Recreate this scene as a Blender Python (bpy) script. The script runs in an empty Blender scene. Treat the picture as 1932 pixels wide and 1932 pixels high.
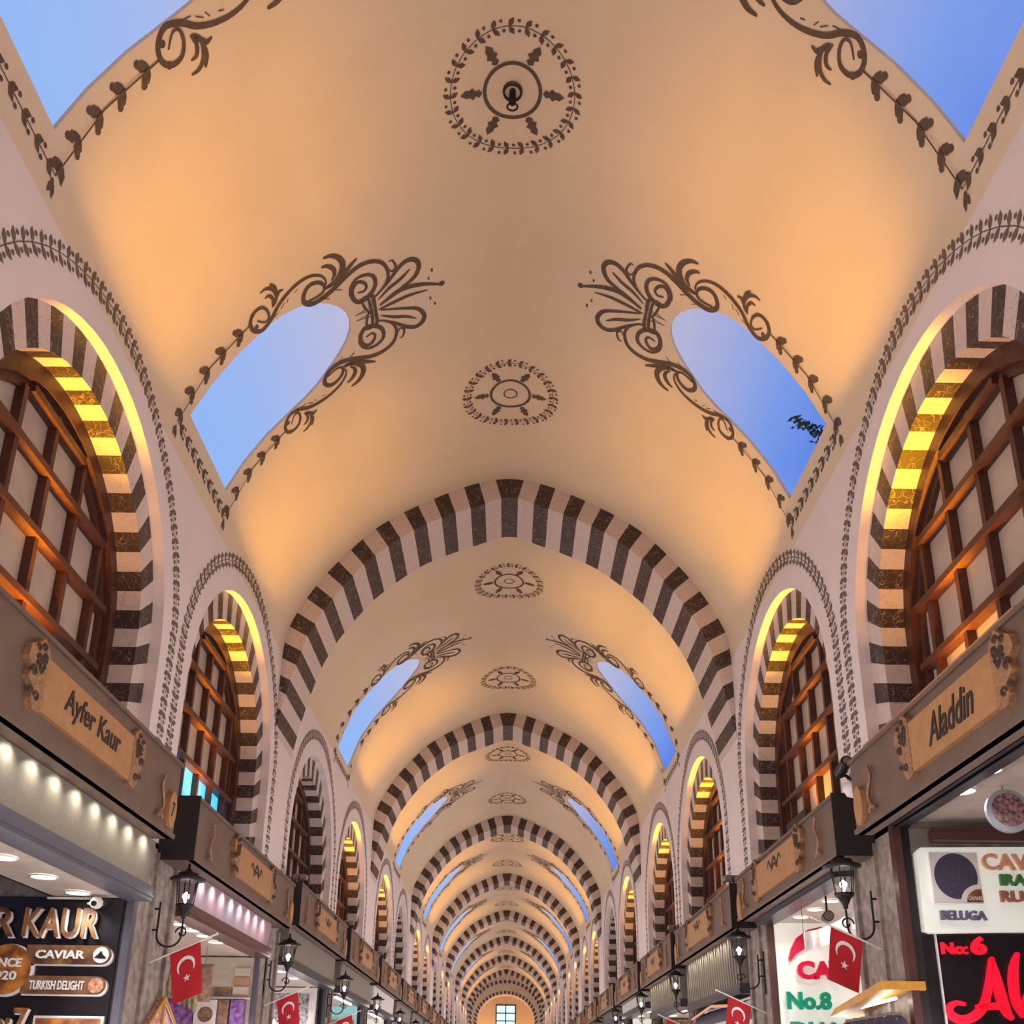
import bpy, math, random
from mathutils import Vector, Matrix
from mathutils.geometry import delaunay_2d_cdt
random.seed(7)
SC = bpy.context.scene
COL = SC.collection
# ---------------- camera ----------------
cam = bpy.data.cameras.new('camera'); camo = bpy.data.objects.new('camera', cam); COL.objects.link(camo)
yaw, pitch, roll = 0.002, 0.335, 0.013
fw = Vector((math.sin(yaw)*math.cos(pitch), math.cos(yaw)*math.cos(pitch), math.sin(pitch)))
rt = Vector((math.cos(yaw), -math.sin(yaw), 0)); up = rt.cross(fw)
r2 = rt*math.cos(roll)+up*math.sin(roll); u2 = -rt*math.sin(roll)+up*math.cos(roll)
M = Matrix((r2, u2, -fw)).transposed().to_4x4(); M.translation = Vector((0.056, 0, 1.6))
camo.matrix_world = M
cam.sensor_width = 36; cam.sensor_fit = 'HORIZONTAL'; cam.lens = 1825.3/1932*36
cam.shift_y = (1400-966)/1932
cam.clip_end = 300
SC.camera = camo
# ---------------- world ----------------
W = bpy.data.worlds.new('dusk_sky'); SC.world = W; W.use_nodes = True
nt = W.node_tree; nt.nodes.clear()
wo = nt.nodes.new('ShaderNodeOutputWorld'); bg = nt.nodes.new('ShaderNodeBackground')
tc = nt.nodes.new('ShaderNodeTexCoord'); sx = nt.nodes.new('ShaderNodeSeparateXYZ')
nt.links.new(tc.outputs['Generated'], sx.inputs[0])
dv = nt.nodes.new('ShaderNodeMath'); dv.operation = 'DIVIDE'      # dusk: pale overhead, pale blue to the west (left), deep blue to the east (right)
nt.links.new(sx.outputs['X'], dv.inputs[0]); nt.links.new(sx.outputs['Z'], dv.inputs[1])
mr = nt.nodes.new('ShaderNodeMapRange'); mr.inputs['From Min'].default_value = -.6; mr.inputs['From Max'].default_value = .6
nt.links.new(dv.outputs[0], mr.inputs['Value'])
mx = nt.nodes.new('ShaderNodeValToRGB'); el = mx.color_ramp.elements
el[0].position = .03; el[0].color = (.27, .47, .92, 1); el[1].position = .97; el[1].color = (.07, .20, .80, 1)
for p_, c_ in ((.16, (.33, .48, .88, 1)), (.30, (.50, .50, .72, 1)), (.5, (.5, .5, .7, 1)), (.70, (.46, .46, .68, 1)), (.84, (.20, .33, .80, 1))):
    e_ = el.new(p_); e_.color = c_
nt.links.new(mr.outputs[0], mx.inputs['Fac'])
nz = nt.nodes.new('ShaderNodeTexNoise'); nz.inputs['Scale'].default_value = 5; nz.inputs['Detail'].default_value = 5
nt.links.new(tc.outputs['Generated'], nz.inputs['Vector'])
mr2 = nt.nodes.new('ShaderNodeMapRange'); mr2.inputs['From Min'].default_value = .45; mr2.inputs['From Max'].default_value = .8; mr2.inputs['To Max'].default_value = .22
nt.links.new(nz.outputs['Fac'], mr2.inputs['Value'])
mx2 = nt.nodes.new('ShaderNodeMix'); mx2.data_type = 'RGBA'; mx2.inputs['B'].default_value = (.6, .68, .9, 1)
nt.links.new(mr2.outputs[0], mx2.inputs['Factor']); nt.links.new(mx.outputs['Color'], mx2.inputs['A'])
nt.links.new(mx2.outputs['Result'], bg.inputs['Color']); bg.inputs['Strength'].default_value = 1.0
nt.links.new(bg.outputs[0], wo.inputs['Surface'])
# ---------------- colour / exposure ----------------
SC.view_settings.view_transform = 'Standard'; SC.view_settings.look = 'None'
SC.view_settings.exposure = 0.0; SC.view_settings.gamma = 1.0; SC.view_settings.use_curve_mapping = False
SC.cycles.max_bounces = 7; SC.cycles.diffuse_bounces = 5; SC.cycles.glossy_bounces = 3; SC.cycles.transmission_bounces = 6
SC.cycles.use_denoising = True
SC.cycles.sample_clamp_indirect = 6
# light levels
E_SHOP = 178.0      # W per lit shop interior
E_FLOOD = 115.0    # W per amber uplight in a window niche
C_SHOP = (1.0, .91, .93)
C_FLOOD = (1.0, .38, .008)
E_VAULT = 950.0   # W per narrow amber uplight washing the vault

BAY = 9.37; Y1 = 11.83; AD = 1.05; NB = 8; HW = 3.0; ZS = 6.5
YB = -2.5                                   # rear of the stretch that is built
def arch_y(k): return Y1+BAY*k
WINY = [1.95, 6.05, 10.1]; SKY = [4.0, 8.06]; MED = [1.95, 6.07, 10.0]
OFFW = (3.0, 7.1)                           # windows, from the arch face before them

def area(name, loc, rot, sx, sy, e, col):
    l = bpy.data.lights.new(name, 'AREA'); l.shape = 'RECTANGLE'; l.size = sx; l.size_y = sy; l.energy = e; l.color = col
    o = bpy.data.objects.new(name, l); COL.objects.link(o); o.location = loc; o.rotation_euler = rot; return o
def spot(name, loc, direction, e, col, ang, blend, rad):
    l = bpy.data.lights.new(name, 'SPOT'); l.energy = e; l.color = col; l.spot_size = math.radians(ang); l.spot_blend = blend; l.shadow_soft_size = rad
    o = bpy.data.objects.new(name, l); COL.objects.link(o); o.location = loc
    o.rotation_euler = Vector(direction).to_track_quat('-Z', 'Y').to_euler(); return o
# lit shop interiors: one lamp per shop, behind the shop opening, facing the passage
yy = -.2
while yy < 78:
    for s in (-1, 1):
        area('shop_interior_light', (s*3.75, yy, 1.05), (0, s*math.radians(76), 0), 1.6, 3.2, E_SHOP, C_SHOP)
    yy += 4.1 if yy < 8 else BAY/2
WSH = lambda i: .33 if i > 2 else 0       # the windows past the first arch sit lower
WL = list(WINY)+[arch_y(k)+o for k in range(NB-1) for o in OFFW]
OFF_L = {3, 6, 9, 12}; OFF_R = {6, 11}
for s, off in ((-1, OFF_L), (1, OFF_R)):
    for i, y in enumerate(WL):
        if i in off: continue
        y = y-(.22 if s > 0 else 0)
        if s > 0 and i == 1: y += .5
        spot('window_uplight', (s*3.16, y, 4.05-WSH(i)), (-s*.085, 0, 1), E_FLOOD, C_FLOOD, 100, .7, .06)
        spot('vault_uplight', (s*3.16, y, 4.05), (-s*.12, 0, 1), E_VAULT, (1.0, .46, .0), 46, 1.0, .06)

# ---------------- materials ----------------
def mat(name, col, rough=.6, metal=0, emit=None, es=0, noise=None, bump=0, bscale=40, spec=.5, col2=None, nscale=8, detail=4):
    m = bpy.data.materials.new(name); m.use_nodes = True; n = m.node_tree; b = n.nodes['Principled BSDF']
    b.inputs['Base Color'].default_value = (*col, 1); b.inputs['Roughness'].default_value = rough; b.inputs['Metallic'].default_value = metal
    b.inputs['Specular IOR Level'].default_value = spec
    if emit: b.inputs['Emission Color'].default_value = (*emit, 1); b.inputs['Emission Strength'].default_value = es
    t = n.nodes.new('ShaderNodeTexCoord')
    c2 = col2 or tuple(c*.86 for c in col)
    x = n.nodes.new('ShaderNodeTexNoise'); x.inputs['Scale'].default_value = nscale; x.inputs['Detail'].default_value = detail
    n.links.new(t.outputs['Object'], x.inputs['Vector'])
    r = n.nodes.new('ShaderNodeValToRGB'); r.color_ramp.elements[0].position = .35; r.color_ramp.elements[1].position = .65
    r.color_ramp.elements[0].color = (*c2, 1); r.color_ramp.elements[1].color = (*col, 1)
    n.links.new(x.outputs['Fac'], r.inputs['Fac']); n.links.new(r.outputs['Color'], b.inputs['Base Color'])
    if bump:
        y = n.nodes.new('ShaderNodeTexNoise'); y.inputs['Scale'].default_value = bscale; n.links.new(t.outputs['Object'], y.inputs['Vector'])
        bn = n.nodes.new('ShaderNodeBump'); bn.inputs['Strength'].default_value = bump; bn.inputs['Distance'].default_value = .02
        n.links.new(y.outputs['Fac'], bn.inputs['Height']); n.links.new(bn.outputs[0], b.inputs['Normal'])
    return m
def marble(name, base, vein, scale=9, lo=.0, hi=.035, warp=1.2):
    m = bpy.data.materials.new(name); m.use_nodes = True; n = m.node_tree; b = n.nodes['Principled BSDF']; b.inputs['Roughness'].default_value = .55
    t = n.nodes.new('ShaderNodeTexCoord')
    w = n.nodes.new('ShaderNodeTexNoise'); w.inputs['Scale'].default_value = 3.5; w.inputs['Detail'].default_value = 3
    n.links.new(t.outputs['Object'], w.inputs['Vector'])
    mm = n.nodes.new('ShaderNodeVectorMath'); mm.operation = 'SCALE'; mm.inputs['Scale'].default_value = warp
    n.links.new(w.outputs['Color'], mm.inputs[0])
    ad = n.nodes.new('ShaderNodeVectorMath'); ad.operation = 'ADD'; n.links.new(t.outputs['Object'], ad.inputs[0]); n.links.new(mm.outputs[0], ad.inputs[1])
    v = n.nodes.new('ShaderNodeTexVoronoi'); v.feature = 'DISTANCE_TO_EDGE'; v.inputs['Scale'].default_value = scale
    n.links.new(ad.outputs[0], v.inputs['Vector'])
    r = n.nodes.new('ShaderNodeValToRGB'); e = r.color_ramp.elements
    e[0].position = lo; e[0].color = (*vein, 1); e[1].position = hi; e[1].color = (*base, 1)
    n.links.new(v.outputs['Distance'], r.inputs['Fac']); n.links.new(r.outputs['Color'], b.inputs['Base Color'])
    return m
PLASTER = mat('plaster', (.70, .575, .41), .85, nscale=1.2, col2=(.67, .55, .39), bump=.12, bscale=9)
WALLP = mat('wall_plaster', (.74, .66, .645), .85, nscale=1.5, col2=(.70, .625, .61), bump=.15, bscale=14)
DARKM = marble('dark_marble', (.045, .028, .024), (.30, .21, .16), 5, .002, .028, 1.3)
LIGHTM = marble('light_marble', (.60, .51, .46), (.42, .33, .30), 5, .0, .03, 1.6)
PAINT = mat('stencil_paint', (.085, .055, .035), .8, col2=(.12, .08, .05), nscale=30)
PAINT2 = mat('stencil_paint_light', (.16, .115, .085), .8, nscale=30)
WOOD = mat('window_wood', (.085, .028, .016), .5, col2=(.055, .018, .011), nscale=20)
GLASS = mat('opaque_beige_glass', (.50, .40, .31), .5, col2=(.40, .33, .27), nscale=4, spec=.4)  # opaque beige panes with a mottled tone
BEAM = mat('board_paint', (.16, .108, .078), .55, col2=(.135, .09, .066), nscale=6, bump=.05)
BEAMD = mat('board_end', (.012, .008, .009), .6)
PLAQ = mat('plaque_wood', (.43, .23, .10), .55, col2=(.37, .19, .075), nscale=14)
CARVE = mat('carved_wood', (.38, .21, .10), .6, col2=(.22, .115, .055), nscale=40)  # darker mottle paints in the shade of the carved hollows
CARVD = mat('carving_shade', (.06, .032, .018), .7)  # for dark curls laid on as painted shade in the carving
INK = mat('lettering_dark', (.03, .02, .018), .6)
METAL = mat('brushed_metal', (.25, .225, .19), .42, .25, col2=(.22, .195, .165), nscale=30)
TRIMD = mat('dark_trim', (.06, .06, .075), .35, .3)
TRIMR = mat('maroon_trim', (.11, .045, .04), .35, .2)
STONE = mat('pier_stone', (.36, .31, .27), .8, col2=(.19, .16, .14), nscale=11, bump=.4, bscale=30, detail=8)
CEILM = mat('shop_ceiling', (.62, .55, .48), .5)
BLACKP = mat('black_panel', (.018, .014, .018), .3)
GREYP = mat('grey_panel', (.10, .10, .13), .4)
IRON = mat('black_iron', (.02, .018, .018), .45, .5)
WHITEP = mat('white_panel', (.78, .78, .74), .35)
PINKP = mat('pinkish_panel', (.42, .27, .30), .4, col2=(.30, .26, .30), nscale=1.5)
WHITE = mat('white_letter', (.85, .82, .80), .4)
LAMPW = mat('lamp_white', (1, 1, 1), .5, emit=(1, .97, .92), es=9)
BULB = mat('bulb', (1, 1, 1), .5, emit=(1, .93, .85), es=14)
RED = mat('flag_red', (.50, .008, .018), .7, col2=(.42, .006, .015))
REDL = mat('red_letter', (.75, .005, .03), .4, emit=(1, .01, .04), es=.55)
GREENL = mat('green_letter', (.0, .36, .20), .4, emit=(0, .5, .3), es=.15)
GOLD = mat('golden_board', (.62, .33, .06), .4, col2=(.5, .24, .03))
FLOORM = mat('floor_stone', (.55, .51, .48), .5, nscale=2)
DARKIN = mat('dark_interior', (.03, .03, .035), .7)
JARM = mat('dark_jar', (.05, .05, .09), .25)
LEAF = mat('tree_leaf', (.02, .05, .04), .7)
PURPLE = mat('purple_print', (.13, .02, .25), .5, col2=(.3, .2, .4), nscale=18)
def lampglass():
    m = bpy.data.materials.new('lantern_glass'); m.use_nodes = True; b = m.node_tree.nodes['Principled BSDF']
    b.inputs['Base Color'].default_value = (.95, .9, .85, 1); b.inputs['Roughness'].default_value = .08
    b.inputs['Transmission Weight'].default_value = 1; b.inputs['IOR'].default_value = 1.05
    return m
LGLASS = lampglass()

# ---------------- mesh helpers ----------------
class MB:
    def __init__(s, *mats): s.v = []; s.f = []; s.m = []; s.mats = list(mats); s.sm = []
    def mi(s, m):
        if m is None: return 0
        if isinstance(m, int): return m
        if m not in s.mats: s.mats.append(m)
        return s.mats.index(m)
    def poly(s, pts, m=None, smooth=False):
        b = len(s.v); s.v += [tuple(p) for p in pts]; s.f.append(tuple(range(b, b+len(pts)))); s.m.append(s.mi(m)); s.sm.append(smooth)
    def grid(s, rows, m=None, smooth=False, mfn=None):
        b = len(s.v); w = len(rows[0])
        for r in rows: s.v += [tuple(p) for p in r]
        for i in range(len(rows)-1):
            for j in range(w-1):
                a = b+i*w+j; s.f.append((a, a+1, a+w+1, a+w)); s.m.append(s.mi(mfn(i, j)) if mfn else s.mi(m)); s.sm.append(smooth)
        return s
    def box(s, x0, x1, y0, y1, z0, z1, m=None):
        P = [(x0,y0,z0),(x1,y0,z0),(x1,y1,z0),(x0,y1,z0),(x0,y0,z1),(x1,y0,z1),(x1,y1,z1),(x0,y1,z1)]
        b = len(s.v); s.v += P
        for q in ((0,3,2,1),(4,5,6,7),(0,1,5,4),(1,2,6,5),(2,3,7,6),(3,0,4,7)): s.f.append(tuple(b+i for i in q)); s.m.append(s.mi(m)); s.sm.append(False)
        return s
    def prism(s, pts, fn, d0, d1, m=None):        # outline pts (2D) extruded along a third coordinate through fn(a,b,c)
        A = [fn(a, b_, d0) for a, b_ in pts]; B = [fn(a, b_, d1) for a, b_ in pts]
        s.poly(A, m); s.poly(B[::-1], m)
        n = len(pts)
        for i in range(n): s.poly([A[i], A[(i+1) % n], B[(i+1) % n], B[i]], m)
        return s
    def tube(s, path, r, m=None, n=8, cap=True):
        path = [Vector(p) for p in path]; rs = r if isinstance(r, (list, tuple)) else [r]*len(path)
        rows = []; prev = None
        for i, p in enumerate(path):
            t = (path[min(i+1, len(path)-1)]-path[max(i-1, 0)]).normalized()
            a = prev if prev is not None else (Vector((0, 0, 1)) if abs(t.z) < .9 else Vector((1, 0, 0)))
            a = (a-t*a.dot(t)).normalized(); prev = a; b = t.cross(a)
            rows.append([p+(a*math.cos(k*2*math.pi/n)+b*math.sin(k*2*math.pi/n))*rs[i] for k in range(n+1)])
        s.grid(rows, m, True)
        if cap: s.poly(rows[0][:-1], m); s.poly(rows[-1][:-1], m)
        return s
    def lathe(s, c, prof, m=None, n=12):          # prof: (r, z) about the vertical axis through c
        s.grid([[(c[0]+r*math.cos(k*2*math.pi/n), c[1]+r*math.sin(k*2*math.pi/n), c[2]+z) for k in range(n+1)] for r, z in prof], m, True); return s
    def data(s, name):
        me = bpy.data.meshes.new(name); me.from_pydata(s.v, [], s.f)
        for m in s.mats: me.materials.append(m)
        me.polygons.foreach_set('material_index', s.m); me.polygons.foreach_set('use_smooth', s.sm); me.update(); return me
    def build(s, name, parent=None, loc=None):
        return link(name, s.data(name), parent, loc)
def link(name, data, parent=None, loc=None):
    o = bpy.data.objects.new(name, data); COL.objects.link(o)
    if parent: o.parent = parent
    if loc: o.location = loc
    return o
def tag(o, label=None, cat=None, group=None, kind=None):
    if label: o['label'] = label
    if cat: o['category'] = cat
    if group: o['group'] = group
    if kind: o['kind'] = kind
    return o
def empty(name, loc=(0, 0, 0)):
    o = bpy.data.objects.new(name, None); COL.objects.link(o); o.location = loc; o.empty_display_size = .2; return o
def copy_tree(o, parent=None):
    c = o.copy(); COL.objects.link(c); c.parent = parent
    for ch in [k for k in KIDS.get(o.name, [])]: KIDS.setdefault(c.name, []).append(copy_tree(ch, c))
    return c
KIDS = {}
def kid(parent, o): KIDS.setdefault(parent.name, []).append(o); return o
ORD = ['first', 'second', 'third', 'fourth', 'fifth', 'sixth', 'seventh', 'eighth', 'ninth', 'tenth', 'eleventh', 'twelfth', 'thirteenth', 'fourteenth', 'fifteenth', 'sixteenth', 'seventeenth', 'eighteenth', 'nineteenth', 'twentieth']
SIDE = {-1: 'left', 1: 'right'}

# ---- 2D pattern pieces: lists of polygons in a flat (a, b) frame
def ribbon(path, w, taper=True, flat=False):
    # smooth the path, then give it a width
    P = [Vector(p) for p in path]
    if len(P) > 2:
        Q = []
        E = [P[0]*2-P[1]]+P+[P[-1]*2-P[-2]]
        for i in range(1, len(E)-2):
            a, b, c, d = E[i-1:i+3]
            for k in range(3):
                t = k/3; Q.append(.5*((2*b)+(-a+c)*t+(2*a-5*b+4*c-d)*t*t+(-a+3*b-3*c+d)*t**3))
        Q.append(P[-1]); P = Q
    out = []; n = len(P); L = []; R = []
    for i, p in enumerate(P):
        t = (P[min(i+1, n-1)]-P[max(i-1, 0)]); t = t.normalized() if t.length else Vector((1, 0))
        q = i/(n-1); ww = w*(.35+.65*math.sin(math.pi*min(1, max(0, q)))) if taper else w
        nn = Vector((-t.y, t.x))*ww/2; L.append(p+nn); R.append(p-nn)
    return [[L[i], L[i+1], R[i+1], R[i]] for i in range(n-1)]
def leaf(p, ang, ln, wd, toothed=False):
    c, s_ = math.cos(ang), math.sin(ang)
    sh = [(0, 0), (.25, .35), (.55, .5), (1, 0), (.55, -.5), (.25, -.35)] if not toothed else [(0, .06), (.12, .32), (.3, .22), (.42, .5), (.58, .3), (.75, .38), (1, 0), (.72, -.3), (.58, -.26), (.4, -.5), (.28, -.2), (.12, -.34), (0, -.06)]
    return [Vector((p[0]+c*a*ln-s_*b*wd, p[1]+s_*a*ln+c*b*wd)) for a, b in sh]
def dot(p, r, n=7): return [Vector((p[0]+r*math.cos(k*2*math.pi/n), p[1]+r*math.sin(k*2*math.pi/n))) for k in range(n)]
def resample(path, step):
    P = [Vector(p) for p in path]; out = []; d = 0; nxt = step*.5
    for a, b in zip(P, P[1:]):
        L = (b-a).length
        while L and nxt <= d+L: t = (nxt-d)/L; out.append((a.lerp(b, t), (b-a).normalized())); nxt += step
        d += L
    return out
def vine(path, step, lf, spread=.75, berries=True, rev=1, ang=None):
    out = []
    P = [Vector(p) for p in path]
    for a, b in zip(P, P[1:]):
        t = (b-a).normalized(); nn = Vector((-t.y, t.x))*lf*.045; out.append([a+nn, b+nn, b-nn, a-nn])
    for p, t in resample(path, step):
        a = math.atan2(t.y, t.x)+(0 if rev > 0 else math.pi)
        for sg in (-1, 1): out.append(leaf(p, a+sg*spread, lf, lf*.55))
        if berries:
            q = p+t*step*.62
            for sg in (-1, 1): out.append(dot(q+Vector((-t.y, t.x))*sg*lf*.5, lf*.19, 7))
    return out
def medallion():
    out = []; n = 25; R = .55
    circ = [(R*math.cos(k*2*math.pi/88), R*math.sin(k*2*math.pi/88)) for k in range(89)]
    out += vine(circ, 2*math.pi*R/n, .082, 1.0)
    def ring(r, w, N=40):
        return [[Vector((math.cos(a)*(r-w), math.sin(a)*(r-w))), Vector((math.cos(a)*(r+w), math.sin(a)*(r+w))), Vector((math.cos(b)*(r+w), math.sin(b)*(r+w))), Vector((math.cos(b)*(r-w), math.sin(b)*(r-w)))] for a, b in [(k*2*math.pi/N, (k+1)*2*math.pi/N) for k in range(N)]]
    out += ring(.245, .016)+ring(.08, .008)
    for k in range(6):
        a = k*math.pi/3; out.append(leaf((.27*math.cos(a), .27*math.sin(a)), a, .19, .11, True))
    return out

# ---- vault profile
PR = [(3.0,6.5),(3.0,6.85),(2.94,7.32),(2.72,7.79),(2.46,8.19),(2.17,8.54),(1.85,8.87),(1.46,9.14),(1.04,9.37),(.63,9.56),(.3,9.66),(0,9.70)]
def smooth(PR, pre, post, k=8):
    P = [Vector(p) for p in [pre]+PR+[post]]; out = []
    for i in range(1, len(P)-2):
        a, b, c, d = P[i-1:i+3]
        for j in range(k):
            t = j/k; out.append(.5*((2*b)+(-a+c)*t+(2*a-5*b+4*c-d)*t*t+(-a+3*b-3*c+d)*t**3))
    return out+[Vector(PR[-1])]
VP = smooth(PR, (3.0, 6.0), (-.3, 9.66)); VS = [0]
for a, b in zip(VP, VP[1:]): VS.append(VS[-1]+(b-a).length)
STOT = VS[-1]
def vp(s):
    s = max(0, min(STOT, s)); i = 0
    lo, hi = 0, len(VS)-2
    while lo < hi:
        mid = (lo+hi+1)//2
        if VS[mid] <= s: lo = mid
        else: hi = mid-1
    a, b = VP[lo], VP[lo+1]; t = (s-VS[lo])/max(1e-9, VS[lo+1]-VS[lo]); p = a.lerp(b, t); d = (b-a).normalized()
    return p, Vector((-d.y, d.x))        # point, inward normal (towards x=0, down)
def V3(side, y, s, off=0):
    if s > STOT: side, s = -side, 2*STOT-s
    if s < 0: return Vector((side*(HW-off), y, ZS+s))
    p, n = vp(s)
    if n.x > 0: n = -n
    return Vector((side*(p.x+n.x*off), y, p.y+n.y*off))
def s_of_z(z):
    for i in range(len(VP)-1):
        if VP[i].y <= z <= VP[i+1].y: return VS[i]+(z-VP[i].y)/(VP[i+1].y-VP[i].y)*(VS[i+1]-VS[i])
    return STOT
# ================= structure =================
def inside(p, poly):
    c = False; n = len(poly); x, y = p
    for i in range(n):
        a, b = poly[i], poly[i-1]
        if (a[1] > y) != (b[1] > y) and x < (b[0]-a[0])*(y-a[1])/(b[1]-a[1])+a[0]: c = not c
    return c
def near(p, poly, d):
    q = Vector(p); n = len(poly)
    for i in range(n):
        a, b = Vector(poly[i]), Vector(poly[i-1]); ab = b-a
        t = max(0, min(1, (q-a).dot(ab)/max(1e-9, ab.length_squared)))
        if (q-a-ab*t).length < d: return True
    return False
def panel(a0, a1, b0, b1, holes, da, db):
    V = []; E = []
    na = max(1, round((a1-a0)/da)); nb = max(1, round((b1-b0)/db))
    for h in holes:
        base = len(V); V += [Vector(p) for p in h]; n = len(h); E += [(base+i, base+(i+1) % n) for i in range(n)]
    for j in range(nb+1):
        for i in range(na+1):
            p = (a0+(a1-a0)*i/na, b0+(b1-b0)*j/nb)
            if any(inside(p, h) or near(p, h, .035) for h in holes): continue
            V.append(Vector(p))
    v, e, f, *_ = delaunay_2d_cdt(V, E, [], 0, 1e-6)
    out = []
    for t in f:
        c = sum((v[i] for i in t), Vector((0, 0)))/len(t)
        if not any(inside(c, h) for h in holes): out.append([v[i] for i in t])
    return out
def add_panel(mb, tris, fn, m, smooth_):
    idx = {}
    for t in tris:
        q = []
        for p in t:
            k = (round(p[0], 5), round(p[1], 5))
            if k not in idx: idx[k] = len(mb.v); mb.v.append(tuple(fn(p[0], p[1])))
            q.append(idx[k])
        mb.f.append(tuple(q)); mb.m.append(mb.mi(m)); mb.sm.append(smooth_)
# dormer opening outline in (y, s), centred on y=0
DW = .61; DZ0 = 7.34; DZS = 8.40
def dormer_outline():
    pts = [(-DW, DZ0), (-DW, 7.7), (-DW, 8.05)]
    for k in range(0, 17):
        a = math.pi-k*math.pi/16; pts.append((DW*math.cos(a), DZS+DW*math.sin(a)))
    pts += [(DW, 8.05), (DW, 7.7), (DW, DZ0), (.2, DZ0), (-.2, DZ0)]
    return pts
DO = dormer_outline(); DH = [(y, s_of_z(z)) for y, z in DO]; DH0 = list(DH)
DH1 = [(y, s_of_z(z-.25 if z < 7.4 else z)) for y, z in DO]
S0 = s_of_z(6.9)
def ceiling_mesh(y0, y1, skies):
    mb = MB(PLASTER)
    for side in (-1, 1):
        holes = [[(y+dy, s) for dy, s in DH] for y in skies]
        add_panel(mb, panel(y0, y1, S0, STOT, holes, .35, .09), lambda a, b: V3(side, a, b), PLASTER, True)
        for y in skies:
            ins = [V3(side, y+dy, s) for dy, s in DH]; outs = [V3(side, y+dy, s, -.03) for dy, s in DH]
            n = len(ins)
            for i in range(n):
                j = (i+1) % n; mb.poly([ins[i], ins[j], outs[j], outs[i]], PLASTER, i < n-4 and i > 0)
    return mb
def sill_mesh(skies):
    mb = MB(IRON)
    for side in (-1, 1):
        for y in skies:
            s0 = DH[0][1]; a = V3(side, y-DW, s0, -.05)
            mb.box(min(a.x, a.x+side*.04), max(a.x, a.x+side*.04), y-DW-.02, y+DW+.02, a.z-.05, a.z+.025)
    return mb
SCR = [([(-0.762, 1.958), (-0.683, 2.03), (-0.693, 2.088), (-0.77, 2.098), (-0.849, 2.056), (-0.87, 1.985), (-0.85, 1.92), (-0.794, 1.875), (-0.71, 1.879), (-0.643, 1.937), (-0.623, 2.01), (-0.665, 2.123), (-0.737, 2.222), (-0.786, 2.352), (-0.809, 2.492), (-0.799, 2.619), (-0.758, 2.717), (-0.694, 2.781), (-0.615, 2.799), (-0.575, 2.764)], 0.0309), ([(-0.542, 2.564), (-0.522, 2.653), (-0.527, 2.736), (-0.58, 2.771), (-0.653, 2.737), (-0.695, 2.657), (-0.688, 2.582), (-0.636, 2.527), (-0.576, 2.511), (-0.515, 2.547), (-0.471, 2.622), (-0.467, 2.741), (-0.5, 2.87), (-0.567, 3.019), (-0.613, 3.143), (-0.619, 3.259), (-0.582, 3.367), (-0.504, 3.438), (-0.383, 3.464), (-0.283, 3.429), (-0.21, 3.358), (-0.168, 3.284)], 0.0377), ([(-0.311, 3.106), (-0.294, 3.175), (-0.333, 3.211), (-0.397, 3.191), (-0.437, 3.13), (-0.405, 3.074), (-0.336, 3.042), (-0.244, 3.055), (-0.184, 3.114), (-0.195, 3.194), (-0.259, 3.28), (-0.348, 3.315), (-0.435, 3.294), (-0.485, 3.213), (-0.48, 3.112), (-0.406, 3.037), (-0.311, 3.016)], 0.0343), ([(-0.896, 2.824), (-0.878, 2.912), (-0.805, 2.988), (-0.702, 3.006), (-0.6, 2.941), (-0.564, 2.858), (-0.557, 2.778)], 0.0446), ([(-0.81, 2.784), (-0.792, 2.844), (-0.733, 2.9), (-0.658, 2.905), (-0.602, 2.857)], 0.0343), ([(-0.716, 3.163), (-0.665, 3.077), (-0.6, 2.974), (-0.56, 2.865), (-0.548, 2.776)], 0.0377), ([(-1.006, 2.076), (-1.005, 2.145), (-0.954, 2.213), (-0.863, 2.238), (-0.796, 2.206), (-0.771, 2.156)], 0.0274), ([(-1.021, 2.206), (-0.944, 2.238), (-0.858, 2.244)], 0.0343), ([(-0.863, 2.327), (-0.873, 2.273), (-0.834, 2.229), (-0.785, 2.16)], 0.0274), ([(-0.918, 2.107), (-0.912, 2.162), (-0.846, 2.189), (-0.8, 2.165)], 0.024), ([(-0.169, 3.301), (-0.274, 3.442), (-0.406, 3.582), (-0.455, 3.685), (-0.422, 3.772), (-0.331, 3.799), (-0.214, 3.735), (-0.137, 3.576), (-0.036, 3.325)], 0.024), ([(-0.11, 3.318), (-0.196, 3.448), (-0.259, 3.59), (-0.336, 3.698)], 0.0172), ([(-0.026, 3.324), (-0.087, 3.469), (-0.123, 3.608), (-0.09, 3.807), (0.003, 4.033)], 0.0257), ([(0.023, 3.3), (0.009, 3.457), (-0.007, 3.664), (0.012, 3.866)], 0.0172), ([(-0.199, 3.186), (-0.219, 3.223), (-0.169, 3.262), (-0.046, 3.266), (0.08, 3.271)], 0.0309), ([(-0.211, 3.127), (-0.087, 3.151), (0.019, 3.196)], 0.0137), ([(-0.041, 3.051), (-0.008, 3.261)], 0.0137), ([(0.033, 3.035), (0.078, 3.266)], 0.0137), ([(-0.525, 3.482), (-0.525, 3.522), (-0.468, 3.548), (-0.42, 3.55), (-0.392, 3.506), (-0.433, 3.478)], 0.012), ([(-0.246, 3.937), (-0.208, 3.934)], 0.0412), ([(-0.155, 3.888), (-0.118, 3.89)], 0.0377), ([(-0.683, 2.244), (-0.721, 2.304)], 0.0172), ([(-0.695, 2.325), (-0.736, 2.356)], 0.0172), ([(-0.741, 2.435), (-0.753, 2.48)], 0.0172), ([(-0.653, 2.138), (-0.663, 2.209)], 0.0172), ([(-0.46, 2.721), (-0.409, 2.8)], 0.0172), ([(-0.483, 2.867), (-0.438, 2.944)], 0.0172)]
SBOT = s_of_z(DZ0)
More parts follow.
